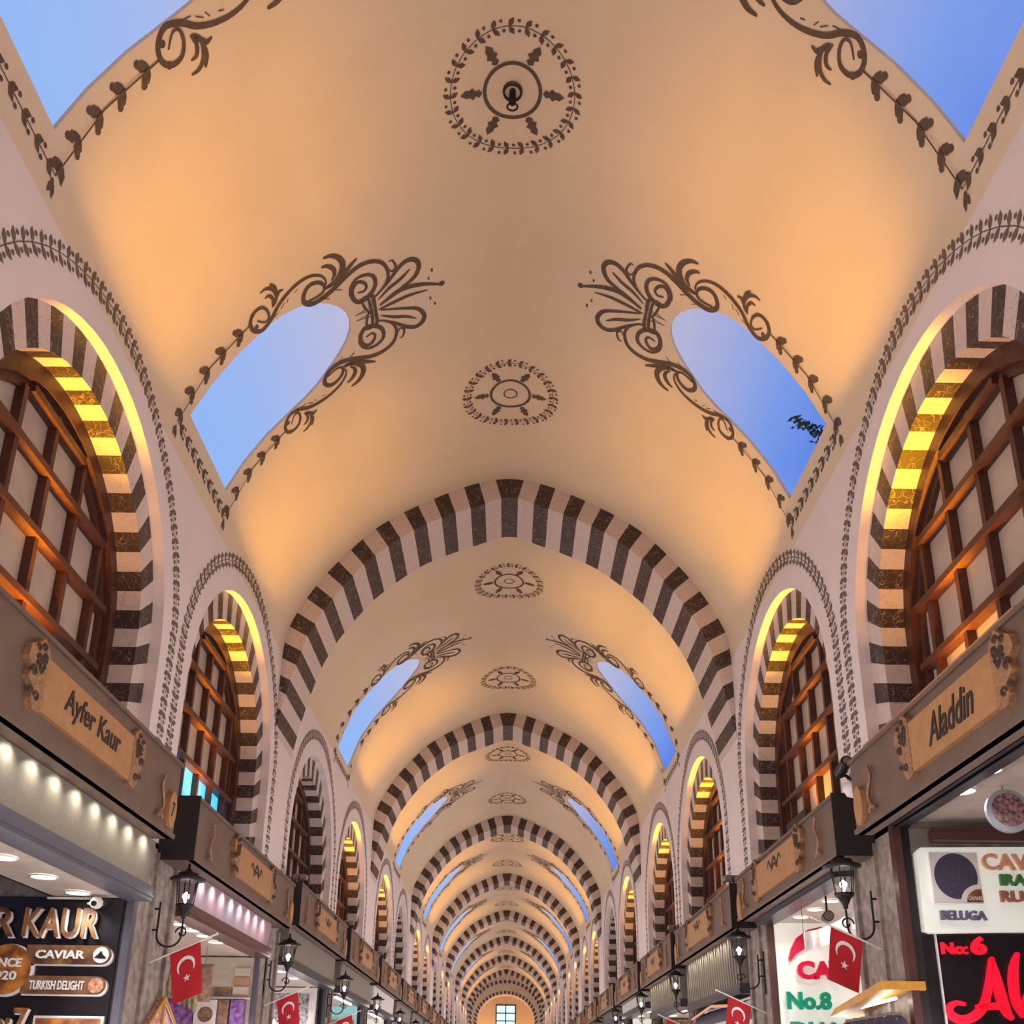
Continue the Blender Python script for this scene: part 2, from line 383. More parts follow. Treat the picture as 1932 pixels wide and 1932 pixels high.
def scroll_polys(sb):
    out = []
    for pts, w in SCR:
        for mir in (1, -1):
            P = [(a*mir, b) for a, b in pts]
            if mir < 0 and pts[0][1] > 3.2 and abs(pts[0][0]) < .05 and abs(pts[-1][0]) < .03: continue
            out += ribbon(P, w*(2.3 if w < .026 and pts[0][1] > 3.1 else 1.5))
    for dy, s in ((-.01, 4.03),): out.append(dot((dy, s), .035))
    # the clasp bead row and its frame
    out += ribbon([(-.2, 3.12), (-.2, 3.2), (0, 3.22), (.2, 3.2), (.2, 3.12)], .035, False)
    o = DW+.17
    for m in (-1, 1): out += vine([(m*o, sb-.2), (m*o, 1.3), (m*o, 1.86)], .25, .15, .6, True, -1)
    out += vine([(-o, sb-.2), (0, sb-.2), (o, sb-.2)], .17, .10, .6, True, 1)
    for m in (-1, 1): out += [leaf((m*o, sb-.24), -math.pi/2+.25*g, .13, .05) for g in (-1, 1)]
    return out
def map_polys(mb, polys, fn, m):
    for p in polys: mb.poly([fn(q[0], q[1]) for q in p], m)
MEDP = medallion()
_md = {}
def med_data():
    if 'm' not in _md:
        mb = MB(PAINT)
        map_polys(mb, MEDP, lambda a, b: V3(1 if a >= 0 else -1, b, STOT-abs(a), .006), PAINT); _md['m'] = mb.data('painted_medallion')
    return _md['m']
def scr_data(side):
    if side not in _md:
        mb = MB(PAINT); map_polys(mb, scroll_polys(SBOT), lambda a, b: V3(side, a, b, .006), PAINT); _md[side] = mb.data('painted_scrollwork')
    return _md[side]
cdata = None
for k in range(-1, NB-1):
    if k < 0: ys, ye, sk, md = YB, Y1, SKY, MED; oy = 0
    else: oy = arch_y(k); ys, ye = AD, BAY; sk = [4.93]; md = [3.0, 7.25]
    DH = DH0 if k < 0 else DH1
    if k == 0: SBOT = s_of_z(DZ0-.25); _md.pop(1, None); _md.pop(-1, None)
    if k <= 0: cdata = ceiling_mesh(ys, ye, sk).data('ceiling'); sdata = sill_mesh(sk).data('roof_flashing')
    c = link('ceiling', cdata, None, (0, oy, 0))
    tag(c, 'painted plaster vault with openings to the sky, %s bay of the passage' % ORD[k+1], 'ceiling', None, 'structure')
    link('roof_flashing', sdata, c)
    for y in md: link('painted_medallion', med_data(), c, (0, y, 0))
    for y in sk:
        for s in (-1, 1): link('painted_scrollwork', scr_data(s), c, (0, y, 0))
# hook hanging in the nearest medallion
h = empty('ceiling_hook', (0, MED[1], 9.69)); tag(h, 'small black lamp hook with two rings hanging in the nearest ceiling medallion', 'hook')
MB(IRON).lathe((0, 0, -.14), [(.0, 0), (.03, 0), (.03, .14), (0, .14)], IRON, 10).build('stem', h)
MB(IRON).tube([(.075*math.cos(a), .075*math.sin(a), -.02) for a in [i*math.pi/10 for i in range(21)]], .009, IRON, 6, False).build('ring', h)
MB(IRON).tube([(.045*math.cos(a), 0, -.185+.045*math.sin(a)) for a in [i*math.pi/8 for i in range(17)]], .008, IRON, 6, False).build('ring', h)

# ---- transverse arches
INP = smooth([(0,9.39),(.5,9.23),(.9,9.07),(1.3,8.87),(1.64,8.61),(1.97,8.31),(2.24,7.97),(2.48,7.61),(2.67,7.22),(2.79,6.83),(2.89,6.42),(2.97,6.0),(3.0,5.8)], (-.5, 9.2), (3.0, 5.6), 6)
INL = [0]
for a, b in zip(INP, INP[1:]): INL.append(INL[-1]+(b-a).length)
OUTL = STOT+(ZS-5.8)
def pout(t):        # distance down from the crown on the outer curve
    if t <= STOT: p, _ = vp(STOT-t); return p.copy()
    return Vector((HW-.002, ZS-(t-STOT)))
def pin(t):
    g = t*.6 if t < .2 else (.12+(t-.2)/.47*.46 if t < .67 else .58+(t-.67)/(OUTL-.67)*(INL[-1]-.58))
    for i in range(len(INL)-1):
        if INL[i+1] >= g-1e-9:
            q = (g-INL[i])/(INL[i+1]-INL[i]); return INP[i].lerp(INP[i+1], q)
    return INP[-1].copy()
def arch_mesh(depth=AD):
    mb = MB(LIGHTM, DARKM)
    segs = [(0, .2, 1)]
    for k in range(11): segs.append((.2+.47*k, .2+.47*k+.245, 0)); segs.append((.2+.47*k+.245, .2+.47*(k+1), 1))
    segs.append((.2+.47*11, OUTL, 0))
    for side in (-1, 1):
        for t0, t1, m in segs:
            n = 3
            T = [t0+(t1-t0)*i/n for i in range(n+1)]
            O = [pout(t) for t in T]; I = [pin(t) for t in T]
            for i in range(n):
                f = lambda p, y: (side*p.x, y, p.y)
                mb.poly([f(O[i], 0), f(O[i+1], 0), f(I[i+1], 0), f(I[i], 0)], m)
                mb.poly([f(O[i], depth), f(O[i+1], depth), f(I[i+1], depth), f(I[i], depth)], m)
                mb.poly([f(I[i], 0), f(I[i+1], 0), f(I[i+1], depth), f(I[i], depth)], m)
    return mb
ad = arch_mesh().data('transverse_arch')
for k in range(NB):
    a = link('transverse_arch', ad, None, (0, arch_y(k), 0))
    tag(a, 'striped dark and pale stone arch spanning the passage, %s from the camera' % ORD[k], 'arch', 'striped transverse arches', 'structure')

# ---- side windows in striped stone niches
def niche(a, z0, rise, n=26, zb=3.84):
    pts = [(-a, zb), (-a*1.0, z0-.45)]
    for k in range(n+1):
        t = math.pi-k*math.pi/n; c, s_ = math.cos(t), math.sin(t)
        pts.append((a*c, z0+rise*(max(0,s_)**.96)))
    pts += [(a, z0-.45), (a, zb)]
    return pts
def arc_resample(pts, N):
    P = [Vector(p) for p in pts]; L = [0]
    for a, b in zip(P, P[1:]): L.append(L[-1]+(b-a).length)
    out = []
    j = 0
    for i in range(N+1):
        d = L[-1]*i/N
        while j < len(L)-2 and L[j+1] < d: j += 1
        out.append(P[j].lerp(P[j+1], (d-L[j])/(L[j+1]-L[j])))
    return out
NO = niche(1.66, 5.0, 1.73); NI = niche(1.39, 5.0, 1.41)
WX1, WX2 = .10, .40
def window_datas(side):
    f = lambda x: (lambda p: (side*(HW+x), p[0], p[1]))
    # stone surround: plain outer step, striped ring face, striped reveal
    N = 4*41; a = arc_resample(NO, N); b = arc_resample(NI, N)
    sur = MB(WALLP, LIGHTM, DARKM)
    for i in range(N):
        m = 2 if ((i+2)//4) % 2 == (N//8+0) % 2 else 1
        m = 2 if (((i-N//2+2)//4) % 2 == 0) else 1
        sur.poly([f(0)(a[i]), f(0)(a[i+1]), f(WX1)(a[i+1]), f(WX1)(a[i])], 0, True)
        sur.poly([f(WX1)(a[i]), f(WX1)(a[i+1]), f(WX1)(b[i+1]), f(WX1)(b[i])], m)
        sur.poly([f(WX1)(b[i]), f(WX1)(b[i+1]), f(WX2)(b[i+1]), f(WX2)(b[i])], m)
    sur.box(*sorted((side*(HW+.0), side*(HW+WX2))), -1.66, 1.66, 3.80, 3.86, 0)
    # arched wooden casing
    c = [p for p in NI]; d = niche(1.27, 5.0, 1.27)
    N2 = 60; c = arc_resample(c, N2); d = arc_resample(d, N2); e = arc_resample(niche(1.20, 5.0, 1.20), N2)
    fr = MB(WOOD)
    x0, x1, x2 = WX2-.10, WX2-.04, WX2+.02
    for i in range(N2):
        fr.poly([f(x0)(c[i]), f(x0)(c[i+1]), f(x0)(d[i+1]), f(x0)(d[i])]); fr.poly([f(x0)(d[i]), f(x0)(d[i+1]), f(x1)(d[i+1]), f(x1)(d[i])])
        fr.poly([f(x1)(d[i]), f(x1)(d[i+1]), f(x1)(e[i+1]), f(x1)(e[i])]); fr.poly([f(x1)(e[i]), f(x1)(e[i+1]), f(x2)(e[i+1]), f(x2)(e[i])])
    # glazing bars
    def top(y): y = min(abs(y), 1.20); return 5.0+1.22*math.sqrt(max(0, 1-(y/1.21)**2))
    bars = []
    for y in (-.98, -.49, 0, .49, .98):
        bars.append(('mullion', MB(WOOD).box(*sorted((side*(HW+WX2-.07), side*(HW+WX2+.005))), y-.026, y+.026, 3.86, top(y)).data('mullion')))
    for z in (4.22, 4.72, 5.22, 5.72, 6.14):
        w = 1.21 if z <= 5 else 1.21*math.sqrt(max(0, 1-((z-5)/1.22)**2))
        bars.append(('glazing_bar', MB(WOOD).box(*sorted((side*(HW+WX2-.095), side*(HW+WX2+.0))), -w, w, z-.028, z+.028).data('glazing_bar')))
    gl = MB(GLASS); g = [f(WX2)(p) for p in niche(1.27, 5.0, 1.27, 20)]; gl.poly(g)
    vi = MB(PAINT2)
    path = [(p[0]*1.0, p[1]) for p in niche(1.66+.29, 5.0, 1.73+.33, 30, 3.9)]
    # a nearly upright vine at the jambs, running close to the neighbouring one
    path = [(max(-1.9, min(1.9, p[0])), p[1]) for p in path]
    def mp(y, z):
        if z < 6.85: return Vector((side*(HW-.005), y, z))
        return V3(side, y, s_of_z(z), .006)
    map_polys(vi, vine(path, .125, .10, 1.15, True, 1), mp, PAINT2)
    return dict(surround=sur.data('stone_surround'), frame=fr.data('window_frame'), bars=bars, glass=gl.data('window_glass'), vine=vi.data('painted_vine'))
WD = {s: window_datas(s) for s in (-1, 1)}
wn = 0; WPOS = []
for s in (-1, 1):
    for i, y in enumerate(WL):
        y = y-(.22 if s > 0 else 0); WPOS.append((s, i, y)); wn += 1
        w = empty('window_%d' % wn, (0, y, -WSH(i)))
        tag(w, 'tall arched wooden window in a striped stone niche, %s along the %s wall' % (ORD[i], SIDE[s]), 'window', 'arched windows above the shops', 'structure')
        D = WD[s]
        link('stone_surround', D['surround'], w); link('window_frame', D['frame'], w); link('window_glass', D['glass'], w); link('painted_vine', D['vine'], w)
        for n_, d in D['bars']: link(n_, d, w)
# ---- uplights on the window sills, an upright plate added to block their inward light
FX = {}
for s in (-1, 1):
    X = lambda a, b_: tuple(sorted((s*a, s*b_)))
    FX[s] = (MB(IRON).box(*X(3.075, 3.085), -.35, .35, 0, .37).box(*X(3.075, 3.25), -.35, .35, 0, .02).data('added_baffle'), MB(METAL).box(*X(3.10, 3.22), -.12, .12, .02, .07).data('lamp_body'))
for (s, i, y) in WPOS:
    if i in (OFF_L if s < 0 else OFF_R): continue
    if s > 0 and i == 1: y += .5
    u = empty('uplight', (0, y, 3.86-WSH(i)+.02)); tag(u, 'amber uplight on the sill of the %s window along the %s wall' % (ORD[i], SIDE[s]), 'uplight', 'uplights on the window sills')
    link('added_baffle', FX[s][0], u); link('lamp_body', FX[s][1], u)
# ---- side walls
for s in (-1, 1):
    edges = [YB]+[arch_y(k) for k in range(NB)]
    for k in range(len(edges)-1):
        a, b = edges[k], edges[k+1]
        hs = [[(y+p[0], p[1]-WSH(i)) for p in NO] for (ss, i, y) in WPOS if ss == s and a < y < b]
        mb = MB(WALLP); add_panel(mb, panel(a, b, 3.45, 6.92, hs, .4, .4), lambda u, v: (s*HW if v < 6.9 else s*(HW-.004), u, v), WALLP, False)
        tag(mb.build('wall_%s' % SIDE[s]), 'plastered %s side wall above the shops, %s bay' % (SIDE[s], ORD[k]), 'wall', None, 'structure')
YE = arch_y(NB-1)+AD      # start of the end chamber
fl = MB(FLOORM).box(-9, 9, YB, 90, -.1, 0); tag(fl.build('floor'), 'worn grey stone floor of the passage', 'floor', None, 'structure')
bw = MB(WALLP); bw.box(-9, 9, YB-.2, YB, 0, 10); tag(bw.build('wall_added_rear'), 'plain unseen wall added behind the camera to shut out sky light', 'wall', None, 'structure')  # added out of view to keep sky light from entering behind
# ---- end wall: two concentric striped arches round a recess with a window
def ring_shape(a, zc, zs, n, zb=3.0):
    pts = [(-a, zb)]+[(a*math.cos(math.pi-k*math.pi/n), zs+(zc-zs)*math.sin(k*math.pi/n)) for k in range(n+1)]+[(a, zb)]
    return pts
mb = MB(PLASTER, LIGHTM, DARKM)
n = 84
R0 = arc_resample(ring_shape(3.0, 9.7, 6.9, 40), n); R1 = arc_resample(ring_shape(2.95, 9.1, 6.4, 40), n); R2_ = arc_resample(ring_shape(2.72, 8.85, 6.2, 40), n)
R3 = arc_resample(ring_shape(2.55, 8.25, 5.9, 40), n); R4 = arc_resample(ring_shape(2.3, 8.0, 5.8, 40), n)
ye = YE+1.2
g = lambda p, y: (p[0], y, p[1])
for i in range(n):
    st = 2 if i % 2 else 1
    mb.poly([g(R0[i], YE), g(R0[i+1], YE), g(R0[i+1], ye), g(R0[i], ye)], 0)
    mb.poly([g(R0[i], ye), g(R0[i+1], ye), g(R1[i+1], ye), g(R1[i], ye)], 0)
    mb.poly([g(R1[i], ye), g(R1[i+1], ye), g(R2_[i+1], ye), g(R2_[i], ye)], st)
    mb.poly([g(R2_[i], ye), g(R2_[i+1], ye), g(R3[i+1], ye), g(R3[i], ye)], 0)
    mb.poly([g(R3[i], ye), g(R3[i+1], ye), g(R4[i+1], ye), g(R4[i], ye)], st)
    mb.poly([g(R4[i], ye), g(R4[i+1], ye), g(R4[i+1], ye+2.5), g(R4[i], ye+2.5)], 0)
for a, b in ((-3.6, -.82), (.82, 3.6)): mb.poly([(a, ye+2.5, 0), (b, ye+2.5, 0), (b, ye+2.5, 9.9), (a, ye+2.5, 9.9)], 0)
mb.poly([(-.82, ye+2.5, 7.35), (.82, ye+2.5, 7.35), (.82, ye+2.5, 9.9), (-.82, ye+2.5, 9.9)], 0)
mb.poly([(-.82, ye+2.5, 0), (.82, ye+2.5, 0), (.82, ye+2.5, 5.4), (-.82, ye+2.5, 5.4)], 0)
tag(mb.build('wall_end'), 'end wall of the passage with two low striped arches around a recess', 'wall', None, 'structure')
w = empty('window_%d' % (wn+1), (0, ye+2.5, 5.4)); tag(w, 'small bright square paned window in the far end wall', 'window', None, 'structure')
f_ = MB(IRON)
for x in (-.82, -.04, .74): f_.box(x, x+.08, -.05, .05, 0, 1.95)
for z in (0, .62, 1.24, 1.87): f_.box(-.82, .82, -.05, .05, z, z+.08)
f_.build('window_frame', w)
MB(mat('sky_lit_glass', (.5, .7, .8), .3, emit=(.45, .8, .95), es=1.3)).box(-.82, .82, .06, .08, 0, 1.95).build('window_glass', w)
spot('end_uplight', (-1.6, ye+1.6, 4.2), (.2, .1, 1), 170, C_FLOOD, 120, .8, .1)
spot('end_uplight', (1.6, ye+1.6, 4.2), (-.2, .1, 1), 150, C_FLOOD, 120, .8, .1)
# ================= shop fronts =================
def fit_text(s, w, h, depth=.02, shear=0, bold=0, mat_=None, spacing=1.0):
    cu = bpy.data.curves.new('txt', 'FONT'); cu.body = s; cu.extrude = .5; cu.shear = shear; cu.offset = bold; cu.space_character = spacing; cu.resolution_u = 3
    o = bpy.data.objects.new('txt', cu); COL.objects.link(o)
    me = bpy.data.meshes.new_from_object(o); bpy.data.objects.remove(o); bpy.data.curves.remove(cu)
    xs = [v.co.x for v in me.vertices]; ys = [v.co.y for v in me.vertices]
    x0, x1, y0, y1 = min(xs), max(xs), min(ys), max(ys)
    for v in me.vertices: v.co = ((v.co.x-x0)/(x1-x0)*w, (v.co.y-y0)/(y1-y0)*h, (v.co.z+.5)*depth)
    me.materials.clear(); me.materials.append(mat_); return me
def place(me, org, ux, uy, un):         # bake a flat (a, b, c) mesh onto a plane
    org, ux, uy, un = map(Vector, (org, ux, uy, un))
    for v in me.vertices: v.co = org+ux*v.co.x+uy*v.co.y+un*v.co.z
    me.update(); return me
FACE = ((1, 0, 0), (0, 0, 1), (0, -1, 0))                 # a sign facing the camera
def side_axes(s): return ((0, 1 if s < 0 else -1, 0), (0, 0, 1), (-s, 0, 0))
def text(name, s, org, w, h, m, parent=None, axes=FACE, **k):
    me = fit_text(s, w, h, mat_=m, **k); me.name = name; place(me, org, *axes); return link(name, me, parent)
def flat_strokes(mb, strokes, org, axes, depth, m, scale=1.0):   # thick raised strokes on a sign
    o, ux, uy, un = [Vector(v) for v in (org,)+axes]
    for path, w in strokes:
        for q in ribbon(path, w, True): mb.prism([(p.x*scale, p.y*scale) for p in q], lambda a, b, c: o+ux*a+uy*b+un*c, 0, depth, m)

BX0 = 2.7; BZ0, BZ1 = 3.42, 4.06
BH = {-1: [(3.42, .64), (3.37, .56), (3.48, .56), (3.5, .57)], 1: [(3.38, .58), (3.33, .50), (3.31, .51), (3.30, .56)]}
def board(s, y0, y1, n, name_=None, number=None):
    BZ0, HB = BH[s][min(n, 3)]; BZ1 = BZ0+HB; TH = .12 if (s, n) == (1, 0) else .29
    t = empty('sign_board', (s*BX0, (y0+y1)/2, BZ0)); L = (y1-y0)/2; dx = lambda a: s*a
    own = {('left', 0): 'brown-grey shop board with tan plaque reading Ayfer Kaur', ('right', 0): 'brown-grey shop board with tan plaque reading Aladdin'}
    lab = own.get((SIDE[s], n), 'brown-grey shop board with a tan plaque, %s from the camera on the %s' % (ORD[n], SIDE[s]))
    tag(t, lab, 'sign', 'shop boards above the stalls')
    X = lambda a, b: tuple(sorted((s*a, s*b)))
    mb = MB(BEAM); mb.box(*X(0, TH), -L, L, 0, BZ1-BZ0); mb.box(*X(-.02, .05), -L, L, 0, .035); mb.box(*X(-.02, .05), -L, L, BZ1-BZ0-.03, BZ1-BZ0); mb.build('beam', t)
    MB(BEAMD).box(*X(-.02, .30), -L-.015, -L, -.01, BZ1-BZ0+.01).build('end_cap', t)
    pl = 1.45 if y1-y0 > 3.3 else 1.2; c = .05*s*0-.15*0; ax = side_axes(s); cy = .1*(-1)
    if n == 0: c = .1 if s < 0 else -.2
    f = lambda a, b, d: Vector((-s*(.02+d)*1.0, c+(a if s < 0 else -a), b))
    h0, h1 = HB/2-.165, HB/2+.165
    out = [(-pl/2, h0), (pl/2, h0), (pl/2+.04, (h0+h1)/2), (pl/2, h1), (-pl/2, h1), (-pl/2-.04, (h0+h1)/2)]
    p = MB(PLAQ).prism(out, f, -.02, .018, PLAQ).build('plaque', t)
    for e in (-1, 1):
        pts = [(0, h0-.02), (.10, h0-.03), (.14, h0+.03), (.12, h0+.09), (.20, h0+.14), (.17, h0+.2), (.24, h0+.25), (.22, h0+.33), (.14, h0+.37), (.08, h0+.42), (0, h1+.03)]
        mbc = MB(CARVE).prism([(e*(pl/2-.03+a), b) for a, b in pts], f, -.02, .022, CARVE)
        rnd = random.Random(3)
        for q in range(13):
            a, b = .05+.13*rnd.random(), h0+.04+.32*rnd.random(); ra = .018+.018*rnd.random()
            path = [f(e*(pl/2-.03+a+ra*math.cos(k*.7)*(1-k/12)), b+ra*math.sin(k*.7)*(1-k/12), .025) for k in range(10)]
            mbc.tube(path, .009, CARVD, 4)
        mbc.build('carved_end', t)
    o = f(0, 0, .018)
    if name_:
        w = len(name_)*.088
        mt = fit_text(name_, w, .2 if name_[0] == 'A' else .17, .006, .35 if s > 0 else .1, .012, INK)
        place(mt, f(-w/2+.02, h0+.07, .018), ((0, -s*1.0, 0)), (0, 0, 1), (-s, 0, 0)); link('lettering', mt, p)
    else:
        sq = [([(-.25, .30), (-.18, .36), (-.1, .28), (0, .37), (.1, .28), (.18, .36), (.26, .30)], .03), ([(-.12, .24), (0, .30), (.12, .24)], .025)]
        mb = MB(INK)
        for pth, w in sq:
            for q in ribbon(pth, w): mb.poly([f(a.x, a.y, .0225) for a in q], INK)
        mb.build('flourish', p)
    # oval number plate towards the far end and a small carved drop at the near end
    ov = [(.085*math.cos(k*math.pi/10), .15*math.sin(k*math.pi/10)) for k in range(20)]
    ey = L-.18
    g = lambda a, b, d: Vector((-s*(.02+d), ey+(a if s < 0 else -a), .2+b-(.64-HB)*.4))
    r_ = MB(PLAQ).prism(ov, g, -.02, .02, PLAQ).build('number_plate', t)
    if number:
        mt = fit_text(number, .055, .12, .005, .2, .01, INK); place(mt, g(-.027, -.06, .02), (0, -s, 0), (0, 0, 1), (-s, 0, 0)); link('lettering', mt, r_)
    for e in (-1, 1):
        mb = MB(CARVE)
        mb.tube([Vector((-s*.03, e*(L-.42)+q*.05*e, .12+.30*i/8)) for i, q in enumerate([0, .6, 1, .8, .2, -.4, -.6, -.2, .4])], .014, CARVE, 5)
        mb.tube([Vector((-s*.03, e*(L-.42)+.1*i/4-.05, .12-.04*abs(i-2)/2)) for i in range(5)], .014, CARVE, 5)
        mb.build('carved_drop', t)
    return t
LB = [(3.9, 7.76), (8.3, 12.4), (12.8, 16.75), (17.15, 21.2)]; RB = [(4.0, 7.15), (7.6, 11.1), (11.4, 15.4), (15.75, 19.5)]
y = 21.6
while y < 74: LB.append((y, y+4.3)); y += BAY/2
y = 19.9
while y < 74: RB.append((y, y+4.3)); y += BAY/2
LB.insert(0, (-.3, 3.5)); RB.insert(0, (0.2, 3.6))
for s, B in ((-1, LB), (1, RB)):
    for i, (a, b) in enumerate(B):
        if i == 0: continue
        board(s, a, b, i-1, {(-1, 1): 'Ayfer Kaur', (1, 1): 'Aladdin'}.get((s, i)), {(-1, 1): '7'}.get((s, i)))
    # the board just behind the picture edge
    mb = MB(BEAM).box(*sorted((s*BX0, s*2.99)), B[0][0], B[0][1], BZ0, BZ1); tag(mb.build('trim_%d' % (1 if s < 0 else 2)), 'plain board end above the %s stall nearest the camera' % SIDE[s], None, None, 'structure')

# ---- masonry between the shops, shop ceilings and partition walls
CZ = {(-1, 1): 2.95, (1, 1): 3.50, (-1, 2): 2.98, (1, 2): 3.29, (1, 3): 2.62, (1, 4): 2.75}
TRIM_N = [2]
def wall_name(s): return 'wall_shop_%s' % SIDE[s]
for s, B in ((-1, LB), (1, RB)):
    X = lambda a, b: tuple(sorted((s*a, s*b)))
    prev = YB
    for i, (a, b) in enumerate(B):
        fy = {(-1, 1): 7.9, (1, 1): 7.2, (-1, 2): 12.1, (1, 2): 10.95}.get((s, i), b+.05)
        pe = fy+(.95 if i < 3 else .6)                       # end of the pier that follows
        st = prev
        mb = MB(STONE); mb.box(*X(3.0, 5.2), fy, pe, 0, 3.5)
        mb.box(*X(2.97, 3.0), fy+.38, fy+.42, 1.2, 3.42); mb.box(*X(2.965, 3.0), pe-.1, pe-.02, 1.2, 3.4)
        tag(mb.build('wall_%s_pier' % SIDE[s]), 'rough stone pier between two stalls, %s on the %s' % (ORD[i], SIDE[s]), None, None, 'structure')
        cz = CZ.get((s, i), 3.0)
        mb = MB(CEILM)
        if (s, i) == (-1, 1):
            mb.box(*X(3.02, 3.64), st, fy, cz, cz+.04); mb.box(*X(3.62, 3.65), st, fy, cz, cz+.3, GREYP); mb.box(*X(3.64, 5.2), st, fy, cz+.28, cz+.3, GREYP)
        else: mb.box(*X(3.02, 5.2), st, fy, cz, cz+.04)
        tag(mb.build('ceiling_shop'), 'pale stall ceiling with round lamps, %s on the %s' % (ORD[i], SIDE[s]), None, None, 'structure')
        mb = MB(GREYP if i == 1 else (WHITEP if (s, i) != (1, 3) else METAL)); mb.box(*X(5.15, 5.2), st, fy, 0, cz)
        tag(mb.build('wall_shop_%s' % SIDE[s]), 'back wall of a stall, %s on the %s' % (ORD[i], SIDE[s]), None, None, 'structure')
        prev = pe
        # what hangs between board and opening
        zt = BH[s][min(i-1, 3)][0]-.004
        if i >= 1 and cz < 3.4:
            m = METAL if i in (1, 3, 4) or i > 5 else (PINKP if (s, i) == (-1, 2) else WHITEP)
            fz = cz+.09
            f_ = None if fz > zt-.03 else MB(m).prism([(s*2.86, zt), (s*2.88, fz), (s*2.99, fz), (s*2.99, zt)], lambda a, b_, c_: (a, c_, b_), st+.02, fy-.05, m)
            if f_ and i >= 2 and s > 0:
                yy = st+.05
                while yy < fy-.1: f_.prism([(s*2.846, zt), (s*2.866, fz), (s*2.88, fz), (s*2.86, zt)], lambda a, b_, c_: (a, c_, b_), yy, yy+.05, m); yy += .14
            if f_: tag(f_.build('shutter_panel'), {(-1, 1): 'smooth pale metal panel under the Ayfer Kaur board lit by small spots', (-1, 2): 'whitish panel with pink tint under the second left board', (1, 3): 'ribbed pale panel above the dark blue awning on the right'}.get((s, i), 'lit panel under the %s shop board on the %s' % (ORD[i-1], SIDE[s])), 'panel', 'panels under the shop boards')
            tm = {(-1, 1): GREYP, (-1, 2): TRIMR}.get((s, i), TRIMD)
            TRIM_N[0] += 1
            tag(MB(tm).box(*X(2.85, 3.05), st, fy, cz-.02, min(cz+.1, zt)).box(*X(2.84, 2.86), st, fy, cz+.01, cz+.03).build('trim_%d' % TRIM_N[0]), 'dark rail under the panel, %s on the %s' % (ORD[i], SIDE[s]), None, None, 'structure')
        elif i >= 1:
            TRIM_N[0] += 1
            tag(MB(TRIMD).box(*X(2.96, 3.12), st, fy, 3.46, 3.49).box(*X(3.0, 3.02), st, fy, 3.44, 3.5).build('trim_%d' % TRIM_N[0]), 'dark rail at the head of the stall, %s on the %s' % (ORD[i], SIDE[s]), None, None, 'structure')
        # jamb at the far side of the opening
        TRIM_N[0] += 1
        jm = MB(GREYP if s < 0 else TRIMR); jm.box(*X(2.97, 3.03), fy-.05, fy+.03, 0, cz); jm.box(*X(3.03, 3.1), fy-.03, fy, 0, cz, BEAMD)
        tag(jm.build('trim_%d' % TRIM_N[0]), 'dark door jamb at the far side of the stall, %s on the %s' % (ORD[i], SIDE[s]), None, None, 'structure')

# ---- scallops of light on the panels: small spots under the boards
for (s, i, n_, y0, y1, e, col) in ((-1, 1, 12, 3.9, 7.75, 6, (1, .95, .78)), (-1, 2, 8, 9.0, 11.8, 5, (1, .93, .95)), (1, 3, 14, 12.3, 15.2, 4, (1, .92, .72)), (1, 4, 12, 16.2, 19.3, 4, (1, .85, .6))):
    for k in range(n_):
        y = y0+(y1-y0)*(k+.5)/n_; spot('panel_spot', (s*2.78, y, BH[s][min(i-1, 3)][0]-.015), (s*.6, 0, -1), e, col, 125, 1, .02)

# ---- recessed round lamps
def downlight(x, y, z, r, label, e=9, lamp=True):
    t = empty('downlight', (x, y, z)); tag(t, label, 'ceiling lamp', 'round lamps in the stall ceilings')
    MB(WHITE).lathe((0, 0, -.006), [(r*1.18, .01), (r*1.15, -.004), (r, 0)], WHITE, 20).build('rim', t)
    MB(LAMPW).lathe((0, 0, -.004), [(r, 0), (.001, -.012)], LAMPW, 20).build('lens', t)
    if lamp:
        l = spot('downlight_beam', (x, y, z-.03), (0, 0, -1), e, (1, .97, .93), 150, .5, r)
def row(pts, z, r, what, **k):
    for i, (x, y) in enumerate(pts): downlight(x, y, z, r, 'round white lamp in %s, %s from the camera' % (what, ORD[i]), **k)
row([(-3.30, 6.33), (-3.32, 6.98), (-3.34, 7.62)], 2.945, .085, 'the ceiling of the Ayfer Kaur stall', e=14)
row([(3.07, 5.45), (3.10, 5.87), (3.146, 6.335)], 3.495, .085, 'the ceiling of the Aladdin stall', e=14)
row([(-3.12, 9.02), (-3.13, 9.42), (-3.12, 9.85), (-3.11, 10.25), (-3.13, 10.75)], 2.975, .085, 'the second left stall', e=10)
row([(3.22, 9.45), (3.22, 9.95), (3.22, 10.45)], 3.285, .075, 'the second right stall', e=12)
row([(-3.15, 14.0), (-3.2, 15.0)], 2.995, .1, 'the third left stall', e=10)
row([(3.15, 17.2), (3.15, 18.6)], 2.745, .08, 'the fourth right stall', e=8)
for s in (-1, 1):
    B = LB if s < 0 else RB
    for i in range(4 if s < 0 else 5, 9):
        row([(s*3.12, B[i][0]+1.6), (s*3.12, B[i][0]+3.0)], 2.995, .08, 'the %s stall on the %s' % (ORD[i-1], SIDE[s]), lamp=False)

